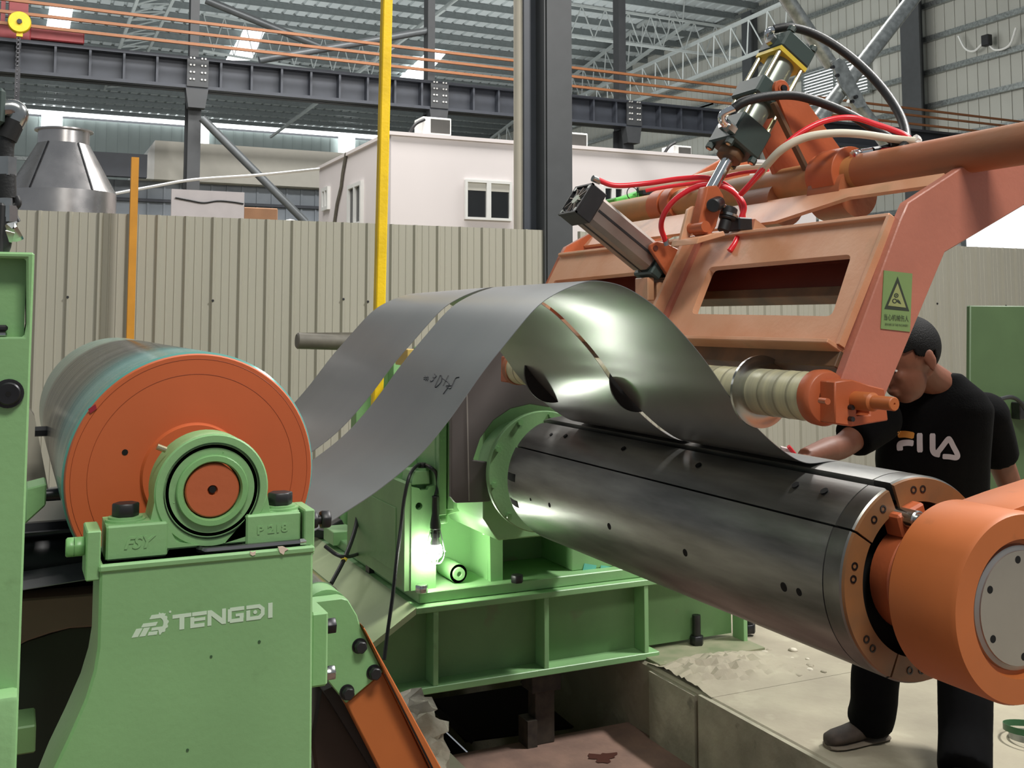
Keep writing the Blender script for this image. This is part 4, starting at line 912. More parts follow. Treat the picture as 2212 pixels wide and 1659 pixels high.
for d0, d1, scr, dr in segs:
    a0, a1 = math.radians(d0), math.radians(d1); R1 = MR + dr; nn = max(10, int((d1 - d0) / 2.5))
    prof = [(2.062, R1), (3.83, R1), (3.89, R1 - .010), (3.90, R1 - .05), (2.062, R1 - .05)]
    MB().lathe((MX, 0, MZ), AX, prof, nn, a0, a1, closed=True).build('segment', DRUM, mn, smooth=30)
    prof = [(2.0, R1 - .004), (2.004, R1), (2.058, R1), (2.058, R1 - .045), (2.0, R1 - .045)]
    MB().lathe((MX, 0, MZ), AX, prof, nn, a0, a1, closed=True).build('end_band', BAND, mn, smooth=30)
    prof = [(1.992, R1 - .006), (2.0, R1 - .004), (2.0, R1 - .062), (1.992, R1 - .062)]
    MB().lathe((MX, 0, MZ), AX, prof, nn, a0, a1, closed=True).build('end_ring', RING, mn, smooth=30)
    for dd in scr:
        a = math.radians(dd); p = Vector((MX + (R1 - .032) * math.cos(a), 1.992, MZ + (R1 - .032) * math.sin(a)))
        MB().lathe(p, (0, -1, 0), [(-.002, .0095), (.002, .0095), (.002, .006), (-.003, .005), (-.003, 0)], 14).build('socket_screw', STEEL_D, mn)
# slots at the rear end of the drum
for a in (172, 196, 60, 85):
    a_ = math.radians(a); MB().lathe((MX, 0, MZ), AX, [(3.80, MR + .0006), (3.83, MR + .0006), (3.885, MR - .0085)], 6, a_, a_ + .12).build('slot', DARK, mn)
# yoke inside the ring, rod, arms
MB().lathe((MX, 0, MZ), AX, [(2.05, .188), (2.06, .10), (1.96, .10)], 48).build('hub', DARK, mn)
MB().lathe((MX, 0, MZ), AX, [(2.03, .128), (1.968, .134), (1.958, .128), (1.958, .105), (1.945, .100), (1.945, .06)], 48).build('yoke_ring', ORANGE, mn)
for d in (108, 20, -70):
    a = math.radians(d); c = Vector((MX + .152 * math.cos(a), 1.99, MZ + .158 * math.sin(a)))
    MB().obox(c, (math.cos(a), 0, math.sin(a)), (0, 1, 0), (-math.sin(a), 0, math.cos(a)), .03, .03, .045).build('yoke_arm', ORANGE, mn, bevel=.006)
a = math.radians(112); c = Vector((MX + .168 * math.cos(a), 0, MZ + .168 * math.sin(a)))
MB().cyl((c.x, 1.93, c.z), (c.x, 2.03, c.z), .024, n=20).build('guide_rod', STEEL, mn, bevel=.003); MB().cyl((c.x, 1.915, c.z), (c.x, 1.93, c.z), .016, n=16).build('rod_end', STEEL, mn)
for d in (168, 225, 140):
    a = math.radians(d); MB().lathe((MX + .118 * math.cos(a), 1.957, MZ + .118 * math.sin(a)), (0, -1, 0), [(-.002, .011), (.004, .011), (.004, .007), (-.004, .006), (-.004, 0)], 14).build('yoke_screw', ORANGE, mn)
def drum_hit(u, v, R=MR):
    r = ray(u, v); dx, dz = r.x, r.z; ex, ez = EYE.x - MX, EYE.z - MZ
    A = dx * dx + dz * dz; B = 2 * (ex * dx + ez * dz); C_ = ex * ex + ez * ez - R * R; D = B * B - 4 * A * C_
    if D < 0: return None
    return EYE + r * ((-B - math.sqrt(D)) / (2 * A))
for u, v, r in ((1146, 1079, .006), (1187, 1091, .009), (1316, 1137, .011), (1480, 1194, .011), (1693, 1268, .012), (1726, 1279, .010), (1346, 968, .009), (1508, 1004, .010), (1190, 938, .007), (1221, 941, .009), (1718, 1047, .011), (1780, 1060, .011)):
    p = drum_hit(u, v); 
    if p is None: continue
    n_ = Vector((p.x - MX, 0, p.z - MZ)).normalized(); MB().cyl(p - n_ * .004, p + n_ * .0006, r, n=16).build('hole', DARK, mn)

# ------------------------------------------------------------------ outboard support arm (orange)
oa = thing('outboard_support', 'orange outboard support arm with a round boss and bolted steel cap', 'support arm', (MX, 1.75, MZ))
MB().lathe((MX, 0, MZ), AX, [(1.945, .06), (1.945, .115), (1.93, .140), (1.905, .190), (1.885, .2085), (1.712, .2085), (1.70, .2035), (1.70, .150), (1.72, .146), (1.72, .12)], 96).build('boss', ORANGE_A, oa)
MB().lathe((MX, 0, MZ), AX, [(1.72, .137), (1.712, .1345), (1.708, .1245), (1.705, .1235), (1.705, .0005)], 72).build('cap', mat('cap_steel', (168, 164, 160), .38, metal=.8, var=.06), oa)
for d in range(150, 510, 60):
    a = math.radians(d + 2); p = (MX + .105 * math.cos(a), 1.7045, MZ + .105 * math.sin(a)); MB().cyl(p, (p[0], 1.71, p[2]), .0085, n=14).build('hole', DARK, oa)
zt_a = at(2150, 1085, Y=1.74).z
MB().prism([(MX + .02, MZ + .207), (MX + .10, MZ + .222), (MX + 1.3, MZ + .41), (MX + 1.3, MZ + .08), (MX + .1, MZ - .1)], 1.735, 1.88).build('arm', ORANGE_A, oa, bevel=.012, seg=2)

# ------------------------------------------------------------------ steel strip over the top: two slit widths
prof = [(-.30, 1.10), (-.05, 1.118), (.16, 1.132), (.304, 1.141), (.43, 1.150), (.55, 1.170), (.62, 1.195), (.677, 1.225), (.75, 1.267), (.836, 1.33), (.913, 1.411), (.99, 1.509), (1.049, 1.576), (1.131, 1.663), (1.19, 1.702), (1.262, 1.729), (1.31, 1.734), (1.38, 1.721), (1.452, 1.685), (1.517, 1.637), (1.597, 1.561), (1.65, 1.500), (1.700, 1.436), (1.774, 1.363), (1.864, 1.293), (1.945, 1.2545), (2.04, 1.2535), (2.13, 1.236), (2.21, 1.186)]
P3 = [q for q in bez([(x, 0, z) for x, z in prof], 7)]
def strip(name, y0_, y1, label, ny=8, warp=0.0, tap=0.0):
    m = MB(); n = len(P3); th = .0016; vs = []
    for j in range(ny + 1):
        for i, p in enumerate(P3): 
            y0 = y0_ + tap * max(0, 1 - i / n * 1.5); y = y0 + (y1 - y0) * j / ny
            wz = warp * math.sin(math.pi * max(0, min(1, (i / n - .2) / .55))) * (j / ny)
            vs.append((p.x, y, p.z + wz))
    k = len(vs); nor = []
    for i in range(n):
        d = (P3[min(i + 1, n - 1)] - P3[max(i - 1, 0)]).normalized(); nor.append(Vector((-d.z, 0, d.x)))
    vs += [tuple(Vector(v) - nor[i % n] * th) for i, v in enumerate(vs)]
    fs = []
    for j in range(ny):
        for i in range(n - 1):
            a = j * n + i; fs += [(a, a + 1, a + n + 1, a + n), (k + a, k + a + n, k + a + n + 1, k + a + 1)]
    for i in range(n - 1): fs += [(i, k + i, k + i + 1, i + 1), (ny * n + i, ny * n + i + 1, k + ny * n + i + 1, k + ny * n + i)]
    m.add(vs, fs); o = m.build(name, STRIP, None, smooth=50)
    return o, m
s1, s1m = strip('steel_strip', 2.29, 2.853, '')
s2, s2m = strip('steel_strip', 2.885, 3.585, '', warp=-.004, tap=.085)
tag(s2, 'narrower looking far steel strip arching behind the front strip', 'steel strip', 'slit steel strips')
s1r = thing('steel_strip', 'front steel strip with handwritten marks arching over to the mandrel', 'steel strip', (1.3, 2.3, 1.2), 'slit steel strips')
s1.parent = s1r; s1.matrix_parent_inverse = Matrix.Translation(-Vector(s1r.location)); s1.name = 'sheet'
bv = BVHTree.FromPolygons([Vector(v) for v in s1m.v], s1m.f)
def on_strip(u, v, b=bv, off=.0012):
    r = ray(u, v).normalized(); h = b.ray_cast(EYE, r); return (h[0] - r * off) if h[0] else None
ink = mat('ink_marker', (40, 40, 44), .6)
def stroke(pts, r=.0014):
    P = [on_strip(600 + x / 3.16, 580 + y / 3.16) for x, y in pts]; P = [p for p in P if p]
    if len(P) > 1: MB().tube(bez(P, 4), r, 5).build('pen_stroke', ink, s1r)
for s_ in ([(1005, 735), (1010, 765)], [(1020, 735), (1022, 765)], [(998, 745), (1028, 742)], [(998, 757), (1028, 754)],
           [(1070, 718), (1082, 735), (1070, 748), (1060, 742)], [(1070, 748), (1060, 765), (1045, 772), (1042, 764)],
           [(1110, 728), (1090, 770), (1075, 805), (1082, 810), (1115, 775), (1118, 735), (1108, 730)],
           [(1165, 730), (1130, 800)], [(1125, 750), (1170, 790), (1130, 858)], [(1238, 742), (1215, 750), (1195, 790), (1178, 820), (1150, 805)], [(1150, 800), (1185, 800)]): stroke(s_)
# ------------------------------------------------------------------ snubber (coil press) frame
N0, N1 = 2.0, 3.87
sn = thing('coil_snubber', 'dusty orange coil press frame with two cut-out windows', 'press frame', (2.0, 2.9, 1.5))
A = at(1945, 472, Y=N0); B = at(1836, 750, Y=N0)
AB = Vector((B.x - A.x, 0, B.z - A.z)); t_ = AB.normalized(); nrm = Vector((t_.z, 0, -t_.x))      # points toward the camera side (-X, +Z)
if nrm.x > 0: nrm = -nrm
side_px = [(2470, 106), (1962, 437), (1945, 475), (1812, 835), (1812, 918), (1890, 910), (2042, 545), (2470, 290)]
sp_ = xz(side_px, N0)
MB().prism(sp_, N0, N0 + .03).build('side_plate', ORANGE_P, sn, bevel=.003)
MB().prism(sp_, N1 - .03, N1).build('side_plate', ORANGE, sn, bevel=.003)
# flange strips that edge the side plate
TH = .022
def onplane(u, v): return at(u, v, P=A, N=nrm)
def cross_plate(loop, holes=(), d=TH, m=ORANGE_D, nm='cross_plate', off=0.0):
    MB().extr([[Vector(p) + nrm * off for p in l] for l in [loop] + list(holes)], -nrm * d).build(nm, m, sn, smooth=0)
def PP(y, s): return Vector((A.x, y, A.z)) + t_ * s
LAB = AB.length
w1 = [onplane(u, v) for u, v in ((1532, 577), (1840, 549), (1797, 683), (1493, 678))]
w2 = [onplane(u, v) for u, v in ((1196, 606), (1400, 585), (1385, 690), (1170, 690))]
def rounded(q, r=.02):
    out = []; n = len(q)
    for i in range(n):
        a, b, c = q[i - 1], q[i], q[(i + 1) % n]; p0 = b + (a - b).normalized() * r; p1 = b + (c - b).normalized() * r
        for k in range(4):
            t = k / 3; out.append(p0 * (1 - t) ** 2 + b * 2 * t * (1 - t) + p1 * t * t)
    return out
cross_plate([PP(N0 + .03, 0), PP(N1 - .03, 0), PP(N1 - .03, LAB), PP(N0 + .03, LAB)], [rounded(w1), rounded(w2)])
# lips along the top and bottom edges of the plate, inner box beam
def ybar(y0, y1, c, w, h, m, nm, ax=None): MB().obox((c.x, (y0 + y1) / 2, c.z), (0, 1, 0), ax or nrm, (ax or nrm).cross(Vector((0, 1, 0))), (y1 - y0) / 2, w / 2, h / 2).build(nm, m, sn, bevel=.002)
ybar(N0 + .03, N1 - .03, PP(0, -.006) - nrm * .035, .10, .012, ORANGE_D, 'top_flange')
ybar(N0 + .03, N1 - .03, PP(0, LAB + .006) - nrm * .02, .13, .012, ORANGE_D, 'bottom_flange')
ybar(N0 + .03, N1 - .03, PP(0, LAB + .03) - nrm * .045, .085, .045, BROWN, 'bottom_channel')
ybar(N0 + .03, N1 - .03, PP(0, .085) - nrm * .115, .012, .10, mat('red_oxide', (112, 44, 28), .5), 'inner_plate')
ybar(N0 + .03, N1 - .03, PP(0, .150) - nrm * .115, .05, .03, BROWN, 'inner_flange')
ybar(N0 + .03, N1 - .03, PP(0, .045) - nrm * .07, .09, .01, MATS['red_oxide'], 'inner_flange')
# bare bars beside the near plate
MB().beam(PP(N0 + .028, -.004) + nrm * .006, PP(N0 + .028, LAB) + nrm * .006, .02, .012, up=(0, 1, 0)).build('weld_seam', ORANGE_D, sn)
# centre rib
ym = at(1490, 560, P=A, N=nrm).y
MB().extr([[PP(ym - .03, -.02), PP(ym + .03, -.02), PP(ym + .03, LAB + .02), PP(ym - .03, LAB + .02)]], nrm * .012).build('centre_rib', ORANGE_P, sn)
MB().extr([[PP(ym - .008, -.02), PP(ym + .008, -.02), PP(ym + .008, LAB + .02), PP(ym - .008, LAB + .02)]], nrm * .05).build('rib_web', ORANGE_D, sn)
# pivot tube
TX, TZ, TR = 2.274, 2.076, .0535
tb = MB().lathe((TX, 0, TZ), (0, 1, 0), [(1.0, .001), (1.0, TR), (2.40, TR)], 36).build('pivot_tube', ORANGE_T, sn); MB().lathe((TX, 0, TZ), (0, 1, 0), [(2.40, TR), (3.95, TR)], 36).build('pivot_tube', mat('tube_ochre', (190, 130, 78), .5, rgb2=(150, 116, 74), scale=6), sn)
for y0, y1, r in ((2.44, 2.54, .082), (2.54, 2.57, .074), (3.34, 3.40, .068), (3.42, 3.5, .064)):
    MB().lathe((TX, 0, TZ), (0, 1, 0), [(y0, TR), (y0, r), (y1, r), (y1, TR)], 36).build('collar', ORANGE, sn, bevel=.002)
for y0, y1 in ((2.42, 2.56), (2.75, 2.9)): MB().lathe((TX, 0, TZ - .06), (0, 1, 0), [(y0, .0), (y0, .075), (y1, .075), (y1, 0)], 32).build('lower_boss', ORANGE_T, sn)
# long tie plate under the tube
q0 = Vector((TX - .07, 0, TZ - .055)); q1 = Vector((TX - .15, 0, TZ - .135)); 
loop = [Vector((q0.x, N0 + .03, q0.z)), Vector((q0.x, N1 - .03, q0.z)), Vector((q1.x, N1 - .03, q1.z)), Vector((q1.x, 2.62, q1.z)), Vector((q0.x * .62 + q1.x * .38, 2.35, q0.z * .62 + q1.z * .38)), Vector((q0.x * .6 + q1.x * .4, N0 + .03, q0.z * .6 + q1.z * .4))]
MB().extr([loop], (.008, 0, -.008)).build('tie_plate', ORANGE_D, sn)
# lever plates
LY1, LY2 = 2.60, 2.745
front = [(1690, 192)]; 
def lever(Y, nm):
    dx = 0
    c = at(1690, 192, Y=2.60); R = .029
    c.x += 0.0; pts = [(c.x + R * math.cos(math.radians(a)), c.z + R * math.sin(math.radians(a))) for a in range(205, -26, -15)]
    rest = xz([(1738, 212), (1838, 352), (1838, 430), (1772, 440)], 2.60)
    MB().prism(pts + rest, Y, Y + .022).build(nm, ORANGE, sn, bevel=.002)
    return c
cpin = lever(LY1, 'lever_plate'); lever(LY2, 'lever_plate')
MB().beam(at(1670, 222, Y=LY1 - .002), at(1773, 430, Y=LY1 - .002), .012, .02, up=(0, 1, 0)).build('lever_edge', BROWN, sn)
MB().lathe((cpin.x, 0, cpin.z), (0, 1, 0), [(LY1 - .012, 0), (LY1 - .012, .010), (LY2 + .03, .010)], 18).build('pivot_pin', STEEL_D, sn)
MB().lathe((cpin.x, 0, cpin.z), (0, 1, 0), [(LY1 - .006, .012), (LY1 - .006, .017), (LY1, .017)], 20).build('pin_boss', ORANGE, sn)
for u in (1722, 1740):
    p = at(u, 404, Y=LY2 - .01); MB().cyl(p, p + Vector((0, -.02, 0)), .010, n=6).build('bolt', BRASS, sn)
pl2 = MB().prism(xz([(1712, 375), (1728, 360), (1755, 372), (1760, 430), (1715, 432)], LY2 - .03), LY2 - .03, LY2 - .01); pl2.build('stop_plate', BROWN, sn)
# clevis for the rod
YC_ = 2.68
cl = xz([(1518, 404), (1540, 402), (1555, 425), (1538, 490), (1524, 512), (1506, 508), (1500, 486)], YC_)
MB().prism(cl, YC_ - .024, YC_ + .024).build('rod_clevis', ORANGE, sn, bevel=.004)
MB().prism(xz([(1487, 452), (1497, 445), (1512, 448), (1490, 515), (1470, 520)], YC_ + .035), YC_ + .035, YC_ + .05).build('clevis_cheek', ORANGE_D, sn, bevel=.002)
p = at(1520, 490, Y=YC_ - .03); MB().cyl(p + Vector((0, -.012, 0)), p + Vector((0, .08, 0)), .017, n=20).build('clevis_pin', ORANGE, sn)
MB().prism(xz([(1484, 516), (1538, 502), (1542, 512), (1480, 530)], YC_), YC_ - .06, YC_ + .08).build('clevis_base', ORANGE_D, sn, bevel=.002)
# bracket of the air cylinder
YA = 3.0
bp_ = xz([(1399, 530), (1412, 522), (1432, 526), (1470, 545), (1481, 528), (1498, 528), (1498, 560), (1460, 610), (1452, 620), (1398, 538)], YA - .055)
MB().prism(bp_, YA - .075, YA - .058).build('cylinder_bracket', ORANGE, sn, bevel=.002); MB().prism(bp_, YA + .058, YA + .075).build('cylinder_bracket', ORANGE_D, sn, bevel=.002)
p = at(1416, 536, Y=YA - .076); MB().cyl(p + Vector((0, -.002, 0)), p, .009, n=18).build('bracket_hole', mat('hole_red', (90, 40, 24), .8), sn)
p = at(1477, 533, Y=YA - .08); MB().cyl(p + Vector((0, -.03, 0)), p, .012, n=6).build('bolt', BRASS, sn)
for u0, v0, u1, v1 in ((1385, 600, 1400, 650), (1405, 610, 1420, 660), (1420, 600, 1440, 640)):
    a, b = at(u0, v0, Y=YA), at(u1, v1, Y=YA); MB().box(a.x, b.x, YA - .04, YA + .04, b.z, a.z).build('link_block', ORANGE_D, sn, bevel=.003)

# ------------------------------------------------------------------ snubber roller
QX, QZ = 1.776, 1.4505
ro = thing('snubber_roller', 'cream sleeved roller with steel and black separator discs', 'roller', (QX, 2.1, QZ))
MB().lathe((QX, 0, QZ), (0, 1, 0), [(2.045, .02), (2.045, .060), (3.72, .060), (3.72, .02)], 40).build('sleeve', CREAM, ro)
for y in (2.09, 2.14, 2.20, 2.36, 2.42, 2.50, 3.5, 3.58, 3.66): MB().lathe((QX, 0, QZ), (0, 1, 0), [(y - .004, .060), (y - .002, .0607), (y + .002, .0607), (y + .004, .060)], 40).build('sleeve_joint', mat('sleeve_joint', (150, 146, 120), .6), ro)
def disc(y, r, m, t=.007): MB().lathe((QX, 0, QZ), (0, 1, 0), [(y - t, .058), (y - t, .074), (y - t * .7, r - .012), (y - t * .6, r), (y + t * .6, r), (y + t * .7, r - .012), (y + t, .058)], 64).build('separator_disc', m, ro)
disc(2.262, .0945, STEEL); disc(2.869, .100, RUBBER, .006); disc(3.45, .112, RUBBER)
MB().lathe((QX, 0, QZ), (0, 1, 0), [(2.045, .03), (2.045, .0665), (2.02, .068), (2.005, .062), (2.005, .03)], 36).build('end_collar', ORANGE, ro, bevel=.002)
MB().lathe((QX, 0, QZ), (0, 1, 0), [(3.72, .03), (3.72, .064), (3.75, .064), (3.75, .03)], 36).build('end_collar', ORANGE_T, ro)
sh0 = at(1830, 872, Y=1.985)
MB().lathe((sh0.x, 0, QZ - .003), (0, 1, 0), [(2.02, .022), (1.90, .022), (1.895, .016), (1.835, .016), (1.833, .014), (1.833, .003), (1.836, .002), (1.836, .0003)], 24).build('journal', ORANGE_A, ro)
# bearing carriers (parts of the frame)
def carrier(Y, d, nm):
    p = lambda u, v: (at(u, v, Y=N0).x, at(u, v, Y=N0).z)
    outer = [p(1775, 822), p(1812, 818), p(1850, 830), p(1882, 838), p(1890, 905), p(1812, 918), p(1775, 912)]
    slot = [p(1822, 846), p(1850, 850), p(1850, 893), p(1822, 896)]
    MB().prism(outer, Y, Y + d, [slot]).build(nm, ORANGE, sn, bevel=.003)
carrier(N0 - .045, .06, 'bearing_carrier'); carrier(N1 - .09, .06, 'bearing_carrier')
for v in (880, 905): 
    p = at(1838, v, Y=N0 - .05); MB().cyl(p + Vector((0, -.008, 0)), p + Vector((0, .02, 0)), .006, n=8).build('stud', STEEL_D, sn)
p = at(1776, 866, Y=N0 - .046); MB().cyl(p + Vector((-.001, -.02, 0)), p + Vector((.004, .01, 0)), .0075, n=14).build('grease_plug', ORANGE, sn)

# warning sign on the near side plate
Ys = N0 - .0025
sg = thing('warning_sign', 'green plastic warning sign with a black triangle and lettering', 'sign', at(1940, 715, Y=Ys))
c4 = [at(u, v, Y=Ys) for u, v in ((1910, 584), (1971, 591), (1966, 717), (1903, 710))]
MB().extr([[Vector(p) for p in c4]], (0, .002, 0)).build('panel', mat('sign_green', (128, 156, 98), .5, var=.05), sn and sg, smooth=0)
def S(u, v, k=1): return at(1850 + u / 6.11, 560 + v / 6.11, Y=Ys - .0006 * k)
def flat(pts, m, nm, holes=(), k=1): MB().extr([[S(*p, k) for p in l] for l in [pts] + list(holes)], (0, .0004, 0)).build(nm, m, sg, smooth=0)
blk = mat('sign_black', (58, 66, 54), .6); pal = mat('sign_pale', (160, 168, 110), .5)
flat([(545, 228), (698, 686), (370, 655)], blk, 'triangle'); flat([(544, 318), (655, 640), (418, 612)], pal, 'triangle_field', k=2)
def ringpx(cx, cy, r, r2, n=14): return [(cx + r * math.cos(6.283 * i / n), cy + r * math.sin(6.283 * i / n)) for i in range(n)], [(cx + r2 * math.cos(6.283 * i / n), cy + r2 * math.sin(6.283 * i / n)) for i in range(n)]
a_, b_ = ringpx(527, 478, 30, 18); flat(a_, blk, 'gear_symbol', [b_], 3); a_, b_ = ringpx(505, 550, 32, 20); flat(a_, blk, 'gear_symbol', [b_], 3)
flat(ringpx(527, 478, 9, 1)[0], blk, 'gear_hub', k=3); flat([(545, 525), (575, 555), (592, 592), (560, 580), (535, 560)], blk, 'hand_symbol', k=3)
def sign_text(txt, u0, v0, u1, v1, hpx):
    me = text_mesh(txt, 1); p, q = S(u0, v0, 2), S(u1, v1, 2); ux_ = q - p; uy_ = S(u0, v0 - hpx, 2) - p
    place_mesh(me, p, ux_, uy_, ux_.length, uy_.length); me.materials.append(blk); link('lettering', me, sg)
sign_text('当心机械伤人', 365, 800, 690, 826, 82); sign_text('BEWARE OF THE MACHINERY', 380, 872, 685, 892, 30)

# ------------------------------------------------------------------ hydraulic cylinder
hc = thing('hydraulic_cylinder', 'grey green tie rod hydraulic cylinder with a chrome rod', 'hydraulic cylinder', at(1600, 300, Y=YC_))
P0, P1 = at(1528, 425, Y=YC_), at(1697, 118, Y=YC_)
d = (P1 - P0).normalized(); s_ = Vector((d.z, 0, -d.x)); yv = Vector((0, 1, 0)); Ltot = (P1 - P0).length
def cp(u, v): return (at(u, v, Y=YC_) - P0).dot(d)
t1, t2, t3, t4 = cp(1594, 300), cp(1610, 272), cp(1688, 133), cp(1702, 108)
MB().cyl(P0 - d * .01, P0 + d * (t1 + .02), .0195, n=28).build('rod', CHROME, hc)
def blk_(ta, tb_, h, hy, m, nm, bev=.006): MB().obox(P0 + d * (ta + tb_) / 2, s_, yv, d, h, hy, (tb_ - ta) / 2).build(nm, m, hc, bevel=bev)
tA, tB, tC = cp(1580, 325), cp(1610, 268), cp(1640, 205)
blk_(tA, tB, .062, .062, HYDG, 'head_block'); blk_(cp(1632, 228), cp(1650, 190), .066, .066, HYDG, 'trunnion_block'); blk_(cp(1690, 132), cp(1708, 98), .062, .062, HYDG, 'cap_block')
MB().cyl(P0 + d * (tA - .03), P0 + d * tA, .043, n=8).build('gland', BROWN, hc, bevel=.004)
MB().cyl(P0 + d * tB, P0 + d * cp(1690, 132), .046, n=32).build('barrel', HYDL, hc)
for i in (-1, 1):
    for j in (-1, 1):
        o_ = s_ * (.050 * i) + yv * (.050 * j); MB().cyl(P0 + d * (tA - .02) + o_, P0 + d * (cp(1708, 98) + .022) + o_, .0075, n=10).build('tie_rod', BRASS, hc)
        for tt in (tA - .018, cp(1708, 98)): MB().cyl(P0 + d * tt + o_, P0 + d * (tt + .018) + o_, .0135, n=6).build('nut', HYDG, hc)
blk_(cp(1686, 140), cp(1690, 132), .060, .060, TAPE, 'yellow_band', .0)
for (nm, ta) in (('port', cp(1598, 298)), ('port', cp(1698, 116))):
    MB().cyl(P0 + d * ta - s_ * .06, P0 + d * ta - s_ * .078, .02, n=6).build(nm, STEEL, hc)
# elbows and black hoses
def hose(name, pts, r, m, label, cat='hose', n=10, grp=None, ends=None):
    t = thing(name, label, cat, at(*pts[0]), grp) if False else None
    P = [at(u, v, Y=Y) for u, v, Y in pts]
    t = thing(name, label, cat, P[0], grp)
    MB().tube(bez(P, 8), r, n).build('tube', m, t, smooth=80)
    return t, P
def elbow(t, pts, r): MB().tube(bez([at(u, v, Y=Y) for u, v, Y in pts], 5), r, 12).build('elbow_fitting', CHROME, t)
t, _ = hose('hydraulic_hose', [(1672, 63, 2.70), (1705, 59, 2.68), (1750, 70, 2.66), (1800, 96, 2.62), (1855, 138, 2.56), (1905, 190, 2.48), (1942, 245, 2.40), (1957, 290, 2.34), (1952, 318, 2.30), (1925, 332, 2.32), (1880, 338, 2.38)], .0145, BLACKH, 'upper black hydraulic hose looping from the cylinder cap to the tube', grp='black hydraulic hoses')
elbow(t, [(1668, 100, 2.72), (1658, 84, 2.71), (1660, 68, 2.70), (1676, 63, 2.70)], .011); MB().cyl(at(1672, 104, Y=2.72), at(1666, 92, Y=2.72), .017, n=6).build('hex_nut', STEEL, t)
t, _ = hose('hydraulic_hose', [(1585, 234, 2.58), (1610, 219, 2.565), (1660, 208, 2.555), (1720, 207, 2.54), (1780, 224, 2.51), (1840, 250, 2.47), (1890, 280, 2.42), (1930, 305, 2.36), (1935, 318, 2.33)], .0145, BLACKH, 'lower black hydraulic hose crossing in front of the lever', grp='black hydraulic hoses')
elbow(t, [(1580, 278, 2.62), (1561, 262, 2.61), (1562, 246, 2.60), (1588, 233, 2.58)], .012); MB().cyl(at(1584, 282, Y=2.62), at(1570, 270, Y=2.615), .018, n=6).build('hex_nut', STEEL, t)
t, _ = hose('cream_hose', [(1636, 382, 2.62), (1655, 358, 2.56), (1690, 322, 2.50), (1740, 297, 2.46), (1800, 288, 2.42), (1860, 290, 2.38), (1930, 300, 2.33), (1978, 305, 2.28)], .0125, WHITEH, 'cream sleeve hose arching over the lever and tube')
MB().tube(bez([at(u, v, Y=2.28) for u, v in ((1976, 298), (1982, 304), (1978, 312))], 3), .013, 8).build('taped_end', WHITEF, t)
hose('red_hose', [(1600, 420, 2.66), (1632, 385, 2.60), (1680, 330, 2.52), (1725, 290, 2.49), (1780, 262, 2.46), (1838, 254, 2.43), (1890, 268, 2.38), (1960, 295, 2.31), (1950, 318, 2.32), (1860, 333, 2.42)], .009, REDH, 'red air hose running beside the cream sleeve over the lever', grp='red air hoses')
t, _ = hose('red_hose', [(1290, 388, 3.0), (1330, 401, 2.98), (1400, 396, 2.94), (1470, 386, 2.88), (1530, 385, 2.80), (1575, 405, 2.74), (1600, 440, 2.70), (1604, 480, 2.68), (1590, 520, 2.66), (1576, 542, 2.66)], .009, REDH, 'red air hose from the air cylinder cap across the chrome rod', grp='red air hoses')
MB().cyl(at(1280, 385, Y=3.0), at(1296, 392, Y=3.0), .011, n=10).build('fitting', STEEL, t)
t, _ = hose('red_hose', [(1437, 520, 2.9), (1428, 490, 2.88), (1436, 460, 2.84), (1462, 428, 2.80), (1510, 402, 2.76), (1560, 403, 2.72), (1590, 420, 2.70), (1607, 445, 2.68), (1600, 475, 2.68)], .009, REDH, 'red air hose looping in front of the clevis to the valve', grp='red air hoses')
MB().cyl(at(1437, 516, Y=2.9), at(1441, 530, Y=2.9), .010, n=8).build('fitting', STEEL, t)
hose('red_hose', [(1395, 412, 3.3), (1440, 404, 3.25), (1520, 392, 3.15), (1600, 374, 3.0), (1660, 368, 2.9)], .007, REDH, 'red air hose lying behind the chrome rod along the tube', grp='red air hoses')
hose('cream_hose', [(1380, 405, 3.35), (1450, 396, 3.3), (1540, 375, 3.2), (1600, 364, 3.1), (1660, 360, 3.0)], .012, WHITEH, 'cream sleeve hose lying behind the chrome rod')
# hose couplings on the tube
cpg = thing('hose_coupling', 'silver hose couplings resting on the orange tube', 'coupling', at(1850, 340, Y=2.40))
MB().cyl(at(1842, 336, Y=2.40), at(1858, 332, Y=2.40), .016, n=6).build('nut', CHROME, cpg, bevel=.002); MB().cyl(at(1860, 332, Y=2.40), at(1885, 328, Y=2.38), .014, n=14).build('ferrule', CHROME, cpg)
MB().tube(bez([at(u, v, Y=2.38) for u, v in ((1885, 327), (1925, 318), (1955, 305))], 5), .013, 10).build('hose_end', BLACKH, cpg)

# ------------------------------------------------------------------ air cylinder
ac_ = thing('air_cylinder', 'square aluminium air cylinder with a black ribbed end cap', 'air cylinder', at(1410, 570, Y=YA))
E0, E1 = at(1243, 430, Y=YA), at(1408, 566, Y=YA); d = (E1 - E0).normalized(); s2_ = Vector((d.z, 0, -d.x)); L_ = (E1 - E0).length
def ab(ta, tb_, h, hy, m, nm, bev=.004): return MB().obox(E0 + d * (ta + tb_) / 2, s2_, yv, d, h, hy, (tb_ - ta) / 2).build(nm, m, ac_, bevel=bev)
capt = (at(1272, 458, Y=YA) - E0).dot(d)
ab(capt - .01, L_ - .01, .050, .050, ALU, 'barrel', .014)
for i, j in ((1, 0), (-1, 0), (0, 1), (0, -1)): MB().obox(E0 + d * (capt + L_ - .01) / 2 + s2_ * (.0505 * i) + yv * (.0505 * j), s2_, yv, d, (.001 if i else .004), (.001 if j else .004), (L_ - capt - .02) / 2).build('groove', BLACKM, ac_)
cpb = ab(.006, capt, .058, .058, BLACKM, 'end_cap', .003)
